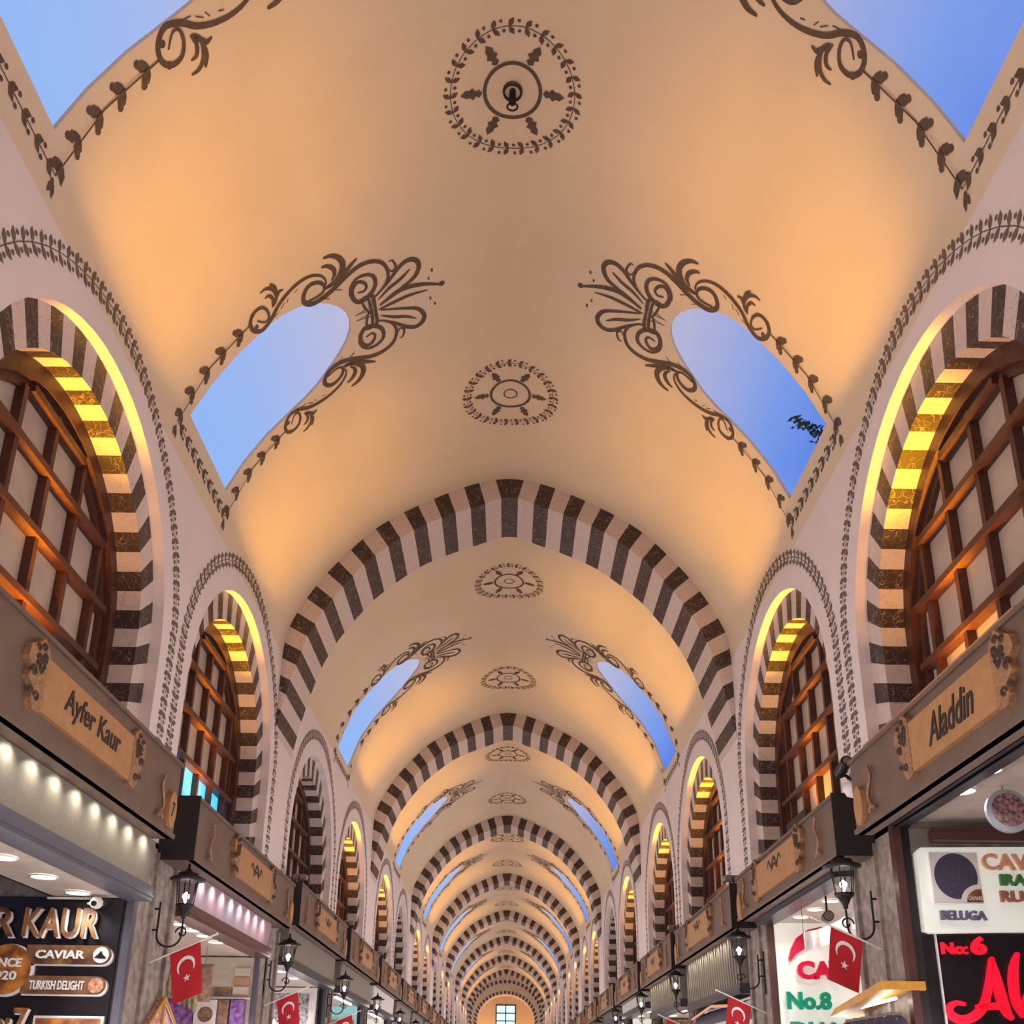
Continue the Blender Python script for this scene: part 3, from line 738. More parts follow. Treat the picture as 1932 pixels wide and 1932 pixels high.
# ---- wall lanterns on scrolled brackets
def lantern(s, y, z, label, lit=3.0):
    t = empty('wall_lantern', (s*2.72, y, z)); tag(t, label, 'lantern', 'wall lanterns between the stalls')
    MB(IRON).lathe((0, 0, 0), [(.0, .46), (.012, .45), (.012, .41), (.028, .40), (.03, .385), (.085, .37), (.09, .345), (.15, .325), (.155, .31), (.10, .30), (.0, .30)], IRON, 12).build('roof', t)
    mb = MB(IRON)
    for k in range(6):
        a = k*math.pi/3; mb.tube([(.068*math.cos(a), .068*math.sin(a), .09), (.092*math.cos(a), .092*math.sin(a), .305)], .005, IRON, 5)
    mb.lathe((0, 0, 0), [(0, -.03), (.018, -.02), (.02, .0), (.05, .06), (.078, .085), (.078, .10), (.0, .10)], IRON, 12)
    mb.build('cage', t)
    MB(LGLASS).lathe((0, 0, 0), [(.066, .10), (.089, .30)], LGLASS, 6).build('glass', t)
    MB(BULB).lathe((0, 0, .11), [(0, 0), (.012, .01), (.021, .05), (.015, .085), (0, .1)], BULB, 10).build('bulb', t)
    br = MB(IRON); W = .28
    br.box(*sorted((s*(W-.015), s*W)), -.02, .02, -.32, .16)
    for dz in (.06, -.12): br.tube([(s*W, 0, dz), (s*(W-.07), 0, dz)], .009, IRON, 6)
    path = [(s*(W-.07), 0, .12)]+[(s*(W-.07), 0, -.12+.0*k) for k in range(1)]+[(s*((W-.07)-.105*(1-math.cos(a))), 0, -.16-.10*math.sin(a)) for a in [k*math.pi/10 for k in range(11)]]
    path += [(s*(.0+.0), 0, -.10), (0, 0, -.03)]
    br.tube(path, .009, IRON, 6)
    br.tube([(s*(.055*math.cos(a)*(1-a/9)), 0, -.14+.055*math.sin(a)*(1-a/9)) for a in [k*.5 for k in range(14)]], .007, IRON, 6)
    br.build('bracket', t)
    l = bpy.data.lights.new('lantern_light', 'POINT'); l.energy = lit; l.color = (1, .92, .82); l.shadow_soft_size = .03
    o = bpy.data.objects.new('lantern_light', l); COL.objects.link(o); o.location = (s*2.72, y, z+.17)
def flag(s, y, zw, label, tilt=0.0, L=.62, sw=.26, sh=.42):
    t = empty('flag', (s*2.99, y, zw)); tag(t, label, 'flag', 'red flags on slanting poles')
    d = Vector((-s*1, -.12, .42)).normalized()
    MB(WHITE).tube([(0, 0, 0), d*L], .008, WHITE, 6).lathe(tuple(d*L), [(0, -.015), (.014, 0), (0, .015)], WHITE, 8).build('pole', t)
    # cloth hangs below the outer half of the pole, softly folded
    P = lambda a, b: d*(L*.30+a*1.08)+Vector((-s*.16*b+tilt*b, .018*math.sin(9*a+4*b)*min(1, b*4), -b-.10*b*a))
    mb = MB(RED); mb.grid([[P(sw*i/10, sh*j/12) for i in range(11)] for j in range(13)], RED, True); c = mb.build('cloth', t)
    # crescent and star, sewn on both faces
    w = MB(WHITE)
    for off in (-.004, .004):
        Q = lambda a, b: P(a, b)+Vector((0, off, 0))
        # in viewer terms a grows outwards from the wall
        cx_, cy_ = sw*.5, sh*.36; R = .078; N = 22
        for k in range(N):
            a0 = math.radians(-62-4)+k*0; 
        ang0, ang1 = math.radians(50), math.radians(310)
        ang0 += math.radians(-90); ang1 += math.radians(-90)
        rr = lambda q: R-.004; 
        for k in range(N):
            A = [ang0+(ang1-ang0)*kk/N for kk in (k, k+1)]
            wd = [.028*math.sin(math.pi*kk/N)**.6 if 0 < kk < N else 0 for kk in (k, k+1)]
            pts = [(cx_+R*math.cos(A[0]+math.pi), cy_+R*math.sin(A[0]+math.pi)), (cx_+R*math.cos(A[1]+math.pi), cy_+R*math.sin(A[1]+math.pi)), (cx_+(R-wd[1])*math.cos(A[1]+math.pi), cy_+(R-wd[1])*math.sin(A[1]+math.pi)), (cx_+(R-wd[0])*math.cos(A[0]+math.pi), cy_+(R-wd[0])*math.sin(A[0]+math.pi))]
            w.poly([Q(*p) for p in pts], WHITE)
        sx_, sy_ = cx_, cy_+.098
        st = [(sx_+(.034 if k % 2 == 0 else .014)*math.sin(k*math.pi/5), sy_-(.034 if k % 2 == 0 else .014)*math.cos(k*math.pi/5)) for k in range(10)]
        w.poly([Q(*p) for p in st], WHITE)
    w.build('crescent_and_star', c)
lantern(-1, 8.33, 2.88, 'black wall lantern with small bulb beside the second left board', 2)
flag(-1, 8.42, 2.50, 'red flag with white crescent and star beside the nearest left lantern')
lantern(1, 7.62, 2.92, 'black wall lantern beside the Aladdin stall pier', 2)
flag(1, 7.62, 2.58, 'red flag with white crescent and star in front of the red CAVIAR letters', sw=.25, sh=.40)
def piers(B, off=.5): return [b[1]+off for b in B]
for s, B in ((-1, LB), (1, RB)):
    for i in range(2, 9):
        y = (12.5 if s < 0 else 11.28) if i == 2 else B[i][1]+.28
        lantern(s, y, 2.86, 'black wall lantern on the %s pier of the %s side' % (ORD[i-1], SIDE[s]), 4)
        if i < 7: flag(s, y+.03, 2.42 if s < 0 else 2.34, 'red flag with white crescent and star at the %s pier of the %s side' % (ORD[i-1], SIDE[s]))

# ---- Ayfer Kaur stall: black sign wall facing the passage entrance
YA = 7.86
t = empty('sign_wall', (0, 0, 0)); t.location = (-4, YA, 2.4); tag(t, 'black sign wall with AYFER KAUR lettering, caviar and Turkish delight labels', 'sign')
def under(o, t): o.parent = t; o.location = -Vector(t.location); return o
under(MB(BLACKP).box(-5.15, -3.06, YA, YA+.04, 0, 2.95).build('backing_panel'), t)
ORN = mat('amber_letter_face', (.42, .20, .07), .45, col2=(.10, .03, .02), nscale=7)
AMB = mat('amber_print', (.55, .20, .03), .5, col2=(.12, .03, .01), nscale=9)
def channel(s_, x, z, w, h, **k):
    a = text('letter_rim', s_, (x+.013, YA-.03, z-.011), w, h, WHITE, bold=.02, depth=.022, **k); under(a, t)
    b = text('letter_face', s_, (x, YA-.032, z), w, h, ORN, bold=.015, depth=.03, **k); under(b, t)
channel('AYFER', -4.78, 2.62, .90, .235); channel('KAUR', -3.815, 2.62, .60, .235)
channel('No:7', -4.12, 1.84, .46, .235)
def pill(x0, x1, zc, hh, m):
    pts = [(x0, zc-hh), (x1-hh, zc-hh)]+[(x1-hh+hh*math.sin(k*math.pi/10), zc-hh*math.cos(k*math.pi/10)) for k in range(11)]+[(x0, zc+hh)]
    f = lambda a, b, c: (a, YA-c, b)
    under(MB(WHITE).prism([(a+.012*(1 if a > zc else 1), b-.012) for a, b in pts], f, 0, .03, WHITE).build('label_rim'), t)
    under(MB(m).prism(pts, f, 0, .036, m).build('label_plate'), t)
PL1 = mat('brown_print', (.26, .13, .05), .45, col2=(.09, .035, .02), nscale=6)
pill(-3.76, -3.085, 2.487, .075, PL1); pill(-3.76, -3.095, 2.252, .07, PL1)
under(text('lettering', 'CAVIAR', (-3.68, YA-.04, 2.455), .39, .065, WHITE, bold=.03, depth=.012), t)
under(text('lettering', 'TURKISH DELIGHT', (-3.69, YA-.04, 2.215), .43, .07, WHITE, bold=.02, depth=.012), t)
fY = lambda a, b, c: (a, YA-c, b)
def disc(x, z, r, m, d0, d1, name, n=28): return under(MB(m).prism([(x+r*math.cos(k*2*math.pi/n), z+r*math.sin(k*2*math.pi/n)) for k in range(n)], fY, d0, d1, m).build(name), t)
disc(-3.165, 2.487, .063, WHITE, .03, .042, 'picture_disc'); under(MB(BLACKP).prism([(-3.215, 2.465), (-3.165, 2.458), (-3.118, 2.46), (-3.13, 2.475), (-3.15, 2.49), (-3.165, 2.52), (-3.18, 2.50), (-3.2, 2.48)], fY, .042, .046, BLACKP).build('caviar_heap'), t)
DEL = mat('delight_print', (.75, .42, .25), .5, col2=(.3, .08, .03), nscale=30)
disc(-3.17, 2.252, .06, DEL, .03, .042, 'picture_disc')
disc(-3.888, 2.362, .205, WHITE, 0, .03, 'round_rim', 40); disc(-3.90, 2.37, .195, AMB, .03, .038, 'round_plate', 40)
under(text('lettering', 'SINCE', (-4.03, YA-.04, 2.385), .25, .07, WHITE, bold=.03, depth=.012), t)
under(text('lettering', '1920', (-4.01, YA-.04, 2.285), .205, .07, WHITE, bold=.02, depth=.012), t)
under(MB(WHITE).box(-3.62, -3.075, YA-.03, YA, 1.90, 2.02).build('label_rim'), t); under(MB(AMB).box(-3.60, -3.10, YA-.036, YA-.03, 1.91, 2.0).build('label_plate'), t)
under(MB(WHITE).box(-3.66, -3.28, YA-.06, YA-.03, 2.925, 2.94).build('cable_duct'), t)
c = empty('security_camera', (-3.23, YA-.12, 2.88)); tag(c, 'small white dome camera above the letters of KAUR', 'camera')
MB(WHITE).lathe((0, 0, 0), [(0, .05), (.03, .05), (.05, .02), (.05, -.01), (.03, -.035), (0, -.045)], WHITE, 16).tube([(0, 0, .0), (-.09, .05, .01)], [.03, .01], WHITE, 8).build('housing', c)
MB(BLACKP).tube([(0, -.045, -.005), (0, -.056, -.007)], .022, BLACKP, 12).build('lens', c)

# ---- Aladdin stall: white light box above a black panel with red letters
YR = 7.18
t = empty('sign_wall', (3.9, YR, 2.4)); tag(t, 'white caviar light box above a black panel with red Aladdin letters', 'sign')
LBX = mat('light_box', (.82, .82, .76), .4, emit=(.9, .95, .85), es=.35)
pts = [(3.16, 2.645), (5.1, 2.70), (5.1, 3.32), (3.16, 3.285), (3.125, 3.25), (3.115, 2.66)]
fR = lambda a, b, c: (a, YR-c, b)
under(MB(LBX).prism(pts, fR, -.02, .05, LBX).build('light_box'), t)
under(MB(BLACKP).box(3.10, 5.15, YR, YR+.04, 0, 2.66).build('backing_panel'), t)
under(MB(WHITE).box(3.195, 3.207, YR-.02, YR, 1.0, 2.655).build('light_strip'), t)
pic = under(MB(WHITE).box(3.205, 3.565, YR-.075, YR-.05, 2.865, 3.245).build('picture_board'), t)
CAV = mat('caviar_print', (.10, .09, .16), .5, col2=(.03, .025, .05), nscale=120)
arcp = [(3.375+.165*math.cos(k*math.pi/18), 3.06+.17*math.sin(k*math.pi/18)) for k in range(0, 29)]+[(3.37, 2.90)]
arcp = [(3.385+.16*math.cos(k*2*math.pi/36), 3.065+.172*math.sin(k*2*math.pi/36)) for k in range(36)]
under(MB(CAV).prism(arcp, fR, .075, .079, CAV).build('caviar_picture'), t)
q = [(3.56, 2.87), (3.40, 2.87)]+[(3.555-.155*math.cos(a), 2.875+.13*math.sin(a)) for a in [k*math.pi/16 for k in range(1, 9)]]
under(MB(WHITE).prism(q, fR, .079, .082, WHITE).build('tin_lid_rim'), t)
q = [(3.56, 2.87), (3.44, 2.87)]+[(3.555-.115*math.cos(a), 2.875+.095*math.sin(a)) for a in [k*math.pi/16 for k in range(1, 9)]]
under(MB(AMB).prism(q, fR, .082, .085, AMB).build('tin_lid'), t)
PCH = mat('peach_letter', (.85, .42, .25), .4); DGR = mat('green_print', (.06, .25, .06), .4); BRN = mat('brown_letter', (.45, .16, .10), .4); GRYL = mat('grey_letter', (.16, .16, .24), .4)
under(text('lettering', 'CAVIARS', (3.45, YR-.087, 2.885), .105, .03, WHITE, depth=.003), t)
under(text('lettering', 'CAVIAR', (3.585, YR-.08, 3.11), .62, .125, PCH, bold=.025, depth=.03), t)
under(text('lettering', 'IRANIAN', (3.70, YR-.08, 2.995), .50, .085, DGR, bold=.03, depth=.03), t)
under(text('lettering', 'RUSSIAN', (3.685, YR-.08, 2.872), .52, .085, BRN, bold=.03, depth=.03), t)
under(text('lettering', 'BELUGA', (3.225, YR-.08, 2.735), .335, .07, GRYL, bold=.03, depth=.03), t)
under(text('lettering', 'No:', (3.22, YR-.03, 2.495), .19, .085, REDL, bold=.025, depth=.03), t)
under(text('lettering', '6', (3.435, YR-.03, 2.492), .115, .135, REDL, bold=.05, depth=.03), t)
# the flowing red word: A l a d d i n
mb = MB(REDL)
AL = [
 ([(.115, .10), (.05, .11), (.0, .08), (.0, .03), (.06, -.005), (.14, .005), (.22, .06), (.27, .14), (.31, .26), (.345, .40), (.36, .435)], .055),
 ([(.352, .43), (.365, .30), (.38, .16), (.405, .05), (.44, .0)], .065),
 ([(.19, .09), (.27, .085), (.34, .09), (.40, .065)], .045),
 ([(.55, .47), (.51, .38), (.485, .25), (.485, .11), (.52, .015)], .06),
 ([(.70, .17), (.63, .20), (.565, .15), (.555, .06), (.60, .01), (.67, .03), (.71, .10), (.72, .18), (.715, .06), (.75, .0)], .055),
 ([(.92, .17), (.85, .20), (.785, .15), (.775, .06), (.82, .01), (.89, .03), (.93, .10), (.96, .42), (.94, .06), (.98, .0)], .055),
 ([(1.14, .17), (1.07, .20), (1.0, .15), (.995, .06), (1.04, .01), (1.11, .03), (1.15, .10), (1.18, .42), (1.16, .06), (1.2, .0)], .055),
]
o, ux, uy, un = Vector((3.235, YR, 2.045)), Vector((1, 0, 0)), Vector((0, 0, 1)), Vector((0, -1, 0))
for path, w in AL:
    for q in ribbon(path, w*1.15): mb.prism([(p.x, p.y) for p in q], lambda a, b, c: o+ux*a+uy*b+un*c, 0, .035, REDL)
under(mb.build('script_lettering'), t)
BEIGE = mat('beige_cladding', (.22, .18, .13), .5)
under(MB(BEIGE).box(3.12, 5.15, YR, YR+.03, 3.42, 3.5).box(3.10, 3.26, YR-.02, YR+.02, 3.30, 3.44, METAL).build('upper_cladding'), t)
under(MB(TRIMR).box(3.245, 5.15, YR-.12, YR, 3.33, 3.415).box(3.23, 5.15, YR-.13, YR-.1, 3.405, 3.425, TRIMR).build('rail'), t)
b = empty('spice_bowl_picture', (3.36, 6.2, 3.315)); tag(b, 'round picture of a bowl of dark spices above the white light box', 'picture')
SP = mat('spice_print', (.42, .22, .18), .6, col2=(.04, .03, .06), nscale=34); BW = mat('bowl_rim', (.35, .36, .42), .4)
MB(BW).prism([(.148*math.cos(k*2*math.pi/32), .148*math.sin(k*2*math.pi/32)) for k in range(32)], lambda a, b_, c: (a, -c, b_), 0, .03, BW).tube([(0, .01, .13), (0, .01, .185)], .006, METAL, 6).build('bowl', b)
MB(SP).prism([(.112*math.cos(k*2*math.pi/32), .008+.112*math.sin(k*2*math.pi/32)) for k in range(32)], lambda a, b_, c: (a, -c, b_), .03, .035, SP).build('spices', b)

# ---- second right stall: white panel with red CAVIAR and green No.8
Y8 = 10.9
t = empty('sign_wall', (3.6, Y8, 2.4)); tag(t, 'white sign wall with red CAVIAR letters and green No.8', 'sign')
fG = lambda a, b, c: (a, Y8-c, b)
under(MB(LBX).box(3.04, 5.1, Y8, Y8+.04, 1.2, 3.29).build('white_panel'), t)
RL2 = mat('red_plastic', (.72, .004, .05), .35)
GL2 = mat('green_plastic', (.0, .33, .19), .35)
under(text('lettering', 'CAVIAR', (3.235, Y8-.05, 2.665), .98, .20, RL2, bold=.05, depth=.05), t)
under(text('lettering', 'No.8', (3.10, Y8-.05, 2.345), .48, .19, GL2, bold=.04, depth=.05), t)
under(text('lettering', 'DIAM', (3.12, Y8-.05, 2.04), .62, .18, GL2, bold=.03, depth=.05), t)
a_ = [(3.17+.0, 2.90), (3.20, 3.0), (3.27, 3.12), (3.40, 3.21), (3.55, 3.245), (3.72, 3.21), (3.82, 3.12), (3.70, 3.06), (3.60, 3.10), (3.50, 3.06), (3.35, 3.0), (3.25, 2.94), (3.18, 2.86)]
under(MB(RL2).prism(a_, fG, 0, .05, RL2).build('red_arc'), t)
# projector and pleated fabric above the letters
c = empty('security_camera', (3.02, 8.95, 3.06)); tag(c, 'dark spot projector hanging under the ceiling by the red arc', 'camera')
MB(IRON).tube([(0, 0, 0), (.06, .25, .02)], .05, IRON, 12).tube([(.02, .1, .04), (.02, .1, .2)], .01, IRON, 6).build('housing', c)
MB(METAL).tube([(0, -.005, 0), (0, -.012, 0)], .042, METAL, 12).build('lens', c)
c = empty('pleated_cloth', (3.25, 9.6, 2.98)); tag(c, 'white pleated cloth swag strung below the ceiling of the second right stall', 'cloth')
mb = MB(WHITE); mb.grid([[(-.28+.56*i/24, .02*math.sin(i*1.6), .045*j-.16+.26*i/24-.05*math.sin(i/24*math.pi)) for i in range(25)] for j in range(5)], WHITE, True); mb.build('pleats', c); MB(METAL).tube([(-.28, 0, 0), (-.28, 0, .31)], .004, METAL, 5).build('cord', c); MB(METAL).tube([(.28, 0, .2), (.28, 0, .31)], .004, METAL, 5).build('cord', c)
# jar shelf reaching in front of the pier
c = empty('jar_shelf', (2.87, 7.75, 2.10)); tag(c, 'golden lit shelf unit under the flag by the Aladdin pier', 'shelf')
MB(GOLD).prism([(-.60, .02), (-.45, .08), (.62, .20), (.62, .14), (-.45, .03)], lambda a, b_, z: (z, -a, b_), -.12, .2, GOLD).build('canopy', c)
MB(LAMPW).tube([(.0, .40, .065), (.0, -.55, .085)], .012, LAMPW, 8).build('light_tube', c)
MB(GOLD).box(-.12, .2, -.6, .5, -.22, -.19).build('shelf_board', c)
for k in range(6):
    j = empty('spice_jar', (2.84, 7.20+.175*k, 1.912)); tag(j, 'dark blue lidded jar on the golden shelf, %s from the camera' % ORD[k], 'jar', 'jars on the golden shelf')
    MB(JARM).lathe((0, 0, 0), [(0, 0), (.072, 0), (.082, .02), (.082, .12), (.06, .15), (0, .155)], JARM, 16).build('body', j)
    MB(METAL).lathe((0, 0, .15), [(.055, 0), (.055, .022), (0, .026)], METAL, 14).build('lid', j)

# ---- second left stall: price boards, printed boxes, hanging packets
Y2 = 12.06
t = empty('poster_wall', (-3.6, Y2, 2.3)); tag(t, 'wall of food photographs and price boards in the second left stall', 'poster')
fP = lambda a, b, c: (a, Y2-c, b)
CRM = mat('cream_print', (.62, .55, .46), .6); FD = mat('food_print', (.55, .22, .08), .6, col2=(.35, .30, .22), nscale=26); DKP = mat('dark_print', (.12, .08, .07), .6, col2=(.35, .2, .12), nscale=15)
under(MB(CRM).box(-5.1, -3.03, Y2, Y2+.03, 1.2, 2.96).build('wall_board'), t)
for k in range(6):
    x0 = -4.35+.22*k; under(MB(FD if k % 2 else DKP).box(x0, x0+.2, Y2-.02, Y2, 2.50, 2.60).build('photo_print'), t)
for k in range(3):
    for j in range(3): under(MB(FD if (k+j) % 2 else CRM).box(-3.25+.0*k, -3.06, Y2-.03, Y2, 2.52+.11*j, 2.61+.11*j).build('photo_print'), t) if k == 0 else None
under(MB(WHITE).box(-4.4, -3.03, Y2-.05, Y2, 2.465, 2.485).build('shelf_edge'), t)
for k, (x0, x1, m) in enumerate(((-4.1, -3.68, PURPLE), (-3.665, -3.40, WHITE), (-3.24, -3.08, PURPLE), (-3.385, -3.26, DKP))):
    under(MB(m).box(x0, x1, Y2-.10, Y2, 2.15, 2.45).build('printed_box'), t)
disc_ = [(-3.53+.09*math.cos(k*2*math.pi/24), 2.28+.09*math.sin(k*2*math.pi/24)) for k in range(24)]
under(MB(DKP).prism(disc_, fP, .10, .104, DKP).build('round_print'), t)
b = empty('hanging_banner', (-3.36, 11.2, 2.62)); tag(b, 'narrow dark hanging banner in front of the price boards', 'banner')
MB(DKP).box(-.09, .09, -.01, .01, -.25, .15).build('cloth', b); MB(METAL).tube([(-.1, 0, .16), (.1, 0, .16)], .008, METAL, 6).tube([(0, 0, .16), (0, 0, .36)], .004, METAL, 5).build('rod', b)
b = empty('hanging_packets', (-3.62, 11.0, 2.66)); tag(b, 'bundle of long olive packets hanging from the ceiling of the second left stall', 'packets')
OLV = mat('olive_packet', (.30, .26, .12), .5, col2=(.12, .10, .05), nscale=18)
for k in range(9):
    mb = MB(OLV); x = -.24+.06*k; zt = .16-.02*k; mb.tube([(x, .02*(k % 2), zt), (x+.01, 0, zt-.18-.02*k), (x+.02, 0, zt-.34-.01*k)], [.012, .03, .014], OLV, 7); mb.build('packet', b)
MB(METAL).tube([(-.26, .01, .17), (.28, .01, 0)], .006, METAL, 5).tube([(-.2, .01, .15), (-.2, .01, .32)], .004, METAL, 5).build('cord', b)
# gilded glass display case by the pier
b = empty('display_case', (-2.93, 8.75, 1.95)); tag(b, 'glass display case with gilded sloping edges below the nearest left flag', 'display case')
gm = MB(GOLD)
for p, q_ in (((.0, -.5, -.1), (0, 0, .28)), ((0, 0, .28), (0, .55, -.05)), ((0, 0, .28), (-.5, 0, .22)), ((.0, -.5, -.1), (-.5, -.5, -.1)), ((0, 0, .28), (0, 0, -.5))): gm.tube([p, q_], .014, GOLD, 6)
gm.build('gilded_frame', b)
CND = mat('sweets_print', (.8, .7, .65), .4, col2=(.45, .08, .08), nscale=30)
m2 = MB(CND); m2.poly([(-.02, -.48, -.12), (-.02, 0, .26), (-.02, .52, -.07), (-.02, .52, -.6), (-.02, -.48, -.6)], CND); m2.poly([(-.02, -.48, -.12), (-.02, 0, .26), (-.5, 0, .2), (-.5, -.48, -.15)], CND); m2.poly([(-.02, -.48, -.12), (-.5, -.48, -.12), (-.5, -.48, -.6), (-.02, -.48, -.6)], CND); m2.build('sweets', b)

# ---- third left stall: framed showcase with chandeliers
Y3 = 16.6
t = empty('showcase', (-3.5, Y3, 2.4)); tag(t, 'white framed showcase crowded with silver lamps in the third left stall', 'showcase')
SLV = mat('silver_clutter', (.62, .62, .66), .35, col2=(.12, .11, .13), nscale=22, detail=6)
under(MB(SLV).box(-4.4, -3.2, Y3-.02, Y3, 1.9, 2.9).build('lamp_display'), t)
wf = MB(WHITE); wf.box(-3.2, -3.1, Y3-.12, Y3, 1.9, 2.98); wf.box(-4.5, -3.2, Y3-.12, Y3, 2.9, 2.98); under(wf.build('white_frame'), t)
BLG = mat('blue_glitter', (.05, .12, .6), .4, emit=(.1, .2, .9), es=.3, col2=(.3, .2, .5), nscale=30)
under(MB(BLG).box(-4.3, -3.35, Y3-.16, Y3-.1, 2.02, 2.16).build('blue_sign_strip'), t)
for k, (x, z) in enumerate(((-3.72, 2.30), (-3.35, 2.34))):
    b = empty('table_lamp', (x, Y3-.25, z)); tag(b, 'small glass lamp glowing in the third left showcase, %s' % ('nearer the pier' if k else 'farther inside'), 'lamp')
    MB(BULB).lathe((0, 0, 0), [(0, 0), (.04, .03), (.05, .08), (.02, .14), (0, .17)], BULB, 12).build('shade', b); MB(METAL).lathe((0, 0, -.12), [(.05, 0), (.01, .02), (.01, .12)], METAL, 10).build('base', b)
# ---- fourth left stall and others: pale lit inner walls with goods
TEAL = mat('teal_lit_wall', (.35, .6, .62), .5, emit=(.3, .75, .75), es=.35)  # teal light put into the wall colour and its glow
GOODS = [mat('goods_a', (.5, .35, .2), .5, col2=(.15, .08, .06), nscale=14), mat('goods_b', (.65, .6, .55), .5, col2=(.2, .15, .15), nscale=16), mat('goods_c', (.25, .3, .45), .5, col2=(.6, .5, .4), nscale=18)]
for s, B in ((-1, LB), (1, RB)):
    for i in range(3 if s > 0 else 4, 10):
        yf = B[i][1]+.02; z1 = CZ.get((s, i), 3.0)
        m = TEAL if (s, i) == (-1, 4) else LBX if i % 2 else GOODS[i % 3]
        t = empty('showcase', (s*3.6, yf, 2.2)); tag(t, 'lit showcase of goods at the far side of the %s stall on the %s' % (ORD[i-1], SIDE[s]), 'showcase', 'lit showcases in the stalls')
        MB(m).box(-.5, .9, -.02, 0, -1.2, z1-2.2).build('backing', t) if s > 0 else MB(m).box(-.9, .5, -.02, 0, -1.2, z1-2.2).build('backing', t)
        for j in range(3):
            MB(GOODS[(i+j) % 3]).box(-.45, .45, -.16, -.02, -.35+.33*j, -.14+.33*j).build('goods', t)
# ---- dark blue vaulted awning and yellow counter in the third right stall
c = empty('awning', (3.0, 13.4, 2.35)); tag(c, 'dark blue curved awning under the ribbed panel in the third right stall', 'awning')
NVY = mat('navy_awning', (.05, .05, .10), .5)
rows = [[(-.15+.5*(1-math.cos(a))*.6, -1.3+2.9*i/10, .25*math.sin(a)-.02) for i in range(11)] for a in [k*math.pi/2/8 for k in range(9)]]
MB(NVY).grid(rows, NVY, True).build('canopy', c)
MB(PCH).tube([(-.16, -1.3, .12), (-.2, 0, .2), (-.16, 1.6, .12)], .02, PCH, 8).build('front_rail', c)
c = empty('jar_shelf', (2.9, 11.95, 1.98)); tag(c, 'yellow lit counter top below the flag of the third right stall', 'shelf')
MB(GOLD).prism([(-.6, .0), (-.5, .1), (.6, .16), (.6, .1)], lambda a, b_, z: (z, -a, b_), -.12, .25, GOLD).build('canopy', c)
MB(LAMPW).tube([(0, .5, -.02), (0, -.5, .06)], .012, LAMPW, 8).build('light_tube', c)
# ---- lit tubes above the fifth and sixth left stalls
for k, y in enumerate((18.6, 23.4)):
    c = empty('tube_lamp', (-2.98, y, 2.93)); tag(c, 'white tube lamp above the opening of the %s left stall' % ORD[3+k], 'lamp')
    MB(LAMPW).tube([(0, -.9, 0), (0, .9, 0)], .02, LAMPW, 8).build('tube', c); MB(METAL).box(-.03, .03, -.95, .95, .015, .05).build('housing', c)

# ---- floodlights, camera and cable along the tops of the boards
def flood(x, y, z, s, label):
    c = empty('floodlight', (x, y, z)); tag(c, label, 'floodlight', 'floodlights on top of the boards')
    MB(METAL).box(-.09, .09, -.07, .07, .08, .14).build('housing', c); MB(WHITE).poly([(-.075, -.06, .142), (.075, -.06, .142), (.075, .06, .142), (-.075, .06, .142)], WHITE) if 0 else None
    MB(WHITE).box(-.075, .075, -.055, .055, .14, .145).build('lens', c)
    MB(IRON).tube([(0, -.09, .11), (0, -.09, .02), (0, 0, .0), (0, .09, .02), (0, .09, .11)], .01, IRON, 6).build('yoke', c)
for k, (s, y) in enumerate(((-1, 12.65), (-1, 16.95), (-1, 21.35), (1, 11.25), (1, 15.55))): flood(s*2.78, y+.45, sum(BH[s][min(k+2 if s < 0 else k-1, 3)])+.012, s, 'grey floodlight standing at the gap after the %s board on the %s' % (ORD[(1, 2, 3, 1, 2)[k]], SIDE[s]))
c = empty('security_camera', (2.72, 7.38, 3.98)); tag(c, 'dark tube camera on an arm between the first two right boards', 'camera')
MB(IRON).tube([(0, -.12, .03), (.02, .12, .0)], .045, IRON, 12).tube([(.02, .1, 0), (.15, .12, -.08)], .015, IRON, 6).build('housing', c); MB(METAL).tube([(0, -.121, .03), (0, -.128, .03)], .03, METAL, 12).build('lens', c)
c = empty('dome_camera', (2.78, 7.36, 3.80)); tag(c, 'pale dome camera below the tube camera between the first two right boards', 'camera')
MB(WHITE).lathe((0, 0, 0), [(0, .05), (.07, .05), (.075, 0), (.05, -.05), (0, -.07)], WHITE, 16).build('dome', c); MB(METAL).box(-.02, .2, -.02, .02, .04, .07).build('arm', c)
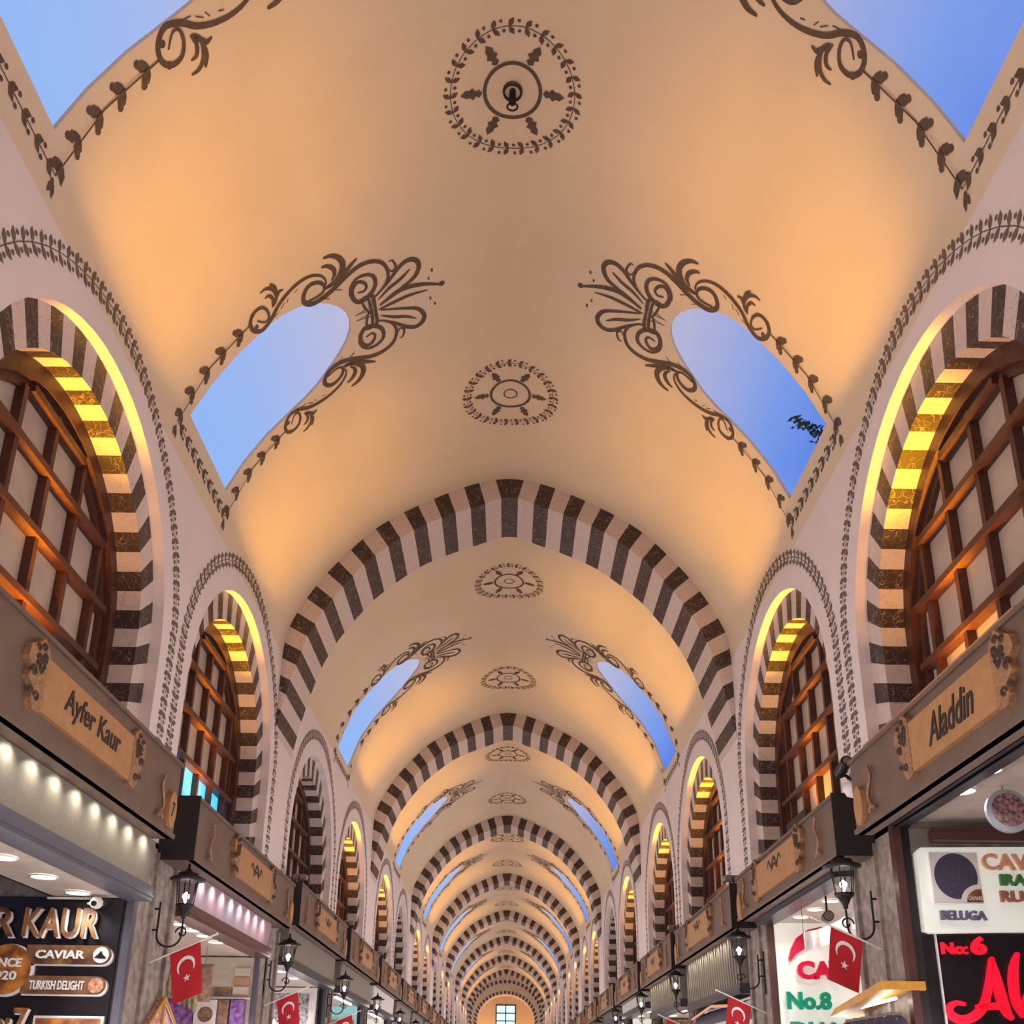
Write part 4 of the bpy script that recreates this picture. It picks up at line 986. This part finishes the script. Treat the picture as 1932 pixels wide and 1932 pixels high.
for k, (s, ya, yb) in enumerate(((-1, 12.5, 21.0), (1, 7.8, 15.2))):
    n_ = 24; pth = [(s*(2.93+.02*math.sin(i*.9)), ya+(yb-ya)*i/n_, (4.09 if s < 0 else 3.9)+.10*abs(math.sin(i*.55))) for i in range(n_+1)]
    tag(MB(IRON if s < 0 else WOOD).tube(pth, .012, IRON if s < 0 else WOOD, 6).build('cable'), 'loose %s cable lying along the tops of the %s boards' % ('black' if s < 0 else 'brown', SIDE[s]), 'cable')
tag(MB(PLAQ).box(2.72, 2.78, 4.6, 6.9, 3.962, 4.01).build('wooden_batten'), 'brown wooden batten lying on top of the Aladdin board', 'batten')
# bright blue glowing screen set low in the second left window
c = tag(MB(mat('blue_screen', (.1, .5, .8), .3, emit=(.06, .55, .95), es=1.0)).box(-3.397, -3.392, 9.25, 11.3, 4.26, 4.69).build('blue_screen'), 'bright blue lit screen behind the lowest panes of the second left window', 'screen')
# ---- twig over the right roof opening
t = empty('tree_branch', (3.2, 7.62, 7.30)); tag(t, 'dark leafy twig against the sky in the right roof opening', 'branch')
rnd = random.Random(5); tw = MB(LEAF); lf = MB(LEAF)
main = [Vector((.04, .58, .40)), Vector((-.04, .58, .50)), Vector((-.14, .58, .58)), Vector((-.30, .58, .68))]
tw.tube([(.10, .56, -.45), (.08, .58, 0), (.04, .58, .40)], .012, LEAF, 5)
tw.tube(main, [.01, .008, .006, .003], LEAF, 5)
for k in range(120):
    q = rnd.random(); b_ = main[0].lerp(main[-1], q)+Vector([rnd.uniform(-.06, .06)*(1.1-q*.5) for _ in range(3)])
    if k % 3 == 0: tw.tube([main[0].lerp(main[-1], q), b_], .003, LEAF, 4, False)
    a = rnd.random()*6.28; u_ = Vector((math.cos(a), math.sin(a), rnd.uniform(-.5, .8))).normalized(); v_ = u_.cross(Vector((rnd.random(), rnd.random(), rnd.random()))).normalized()
    lf.poly([b_, b_+u_*.025+v_*.014, b_+u_*.06, b_+u_*.025-v_*.014], LEAF)
tw.build('twig', t); lf.build('leaves', t)
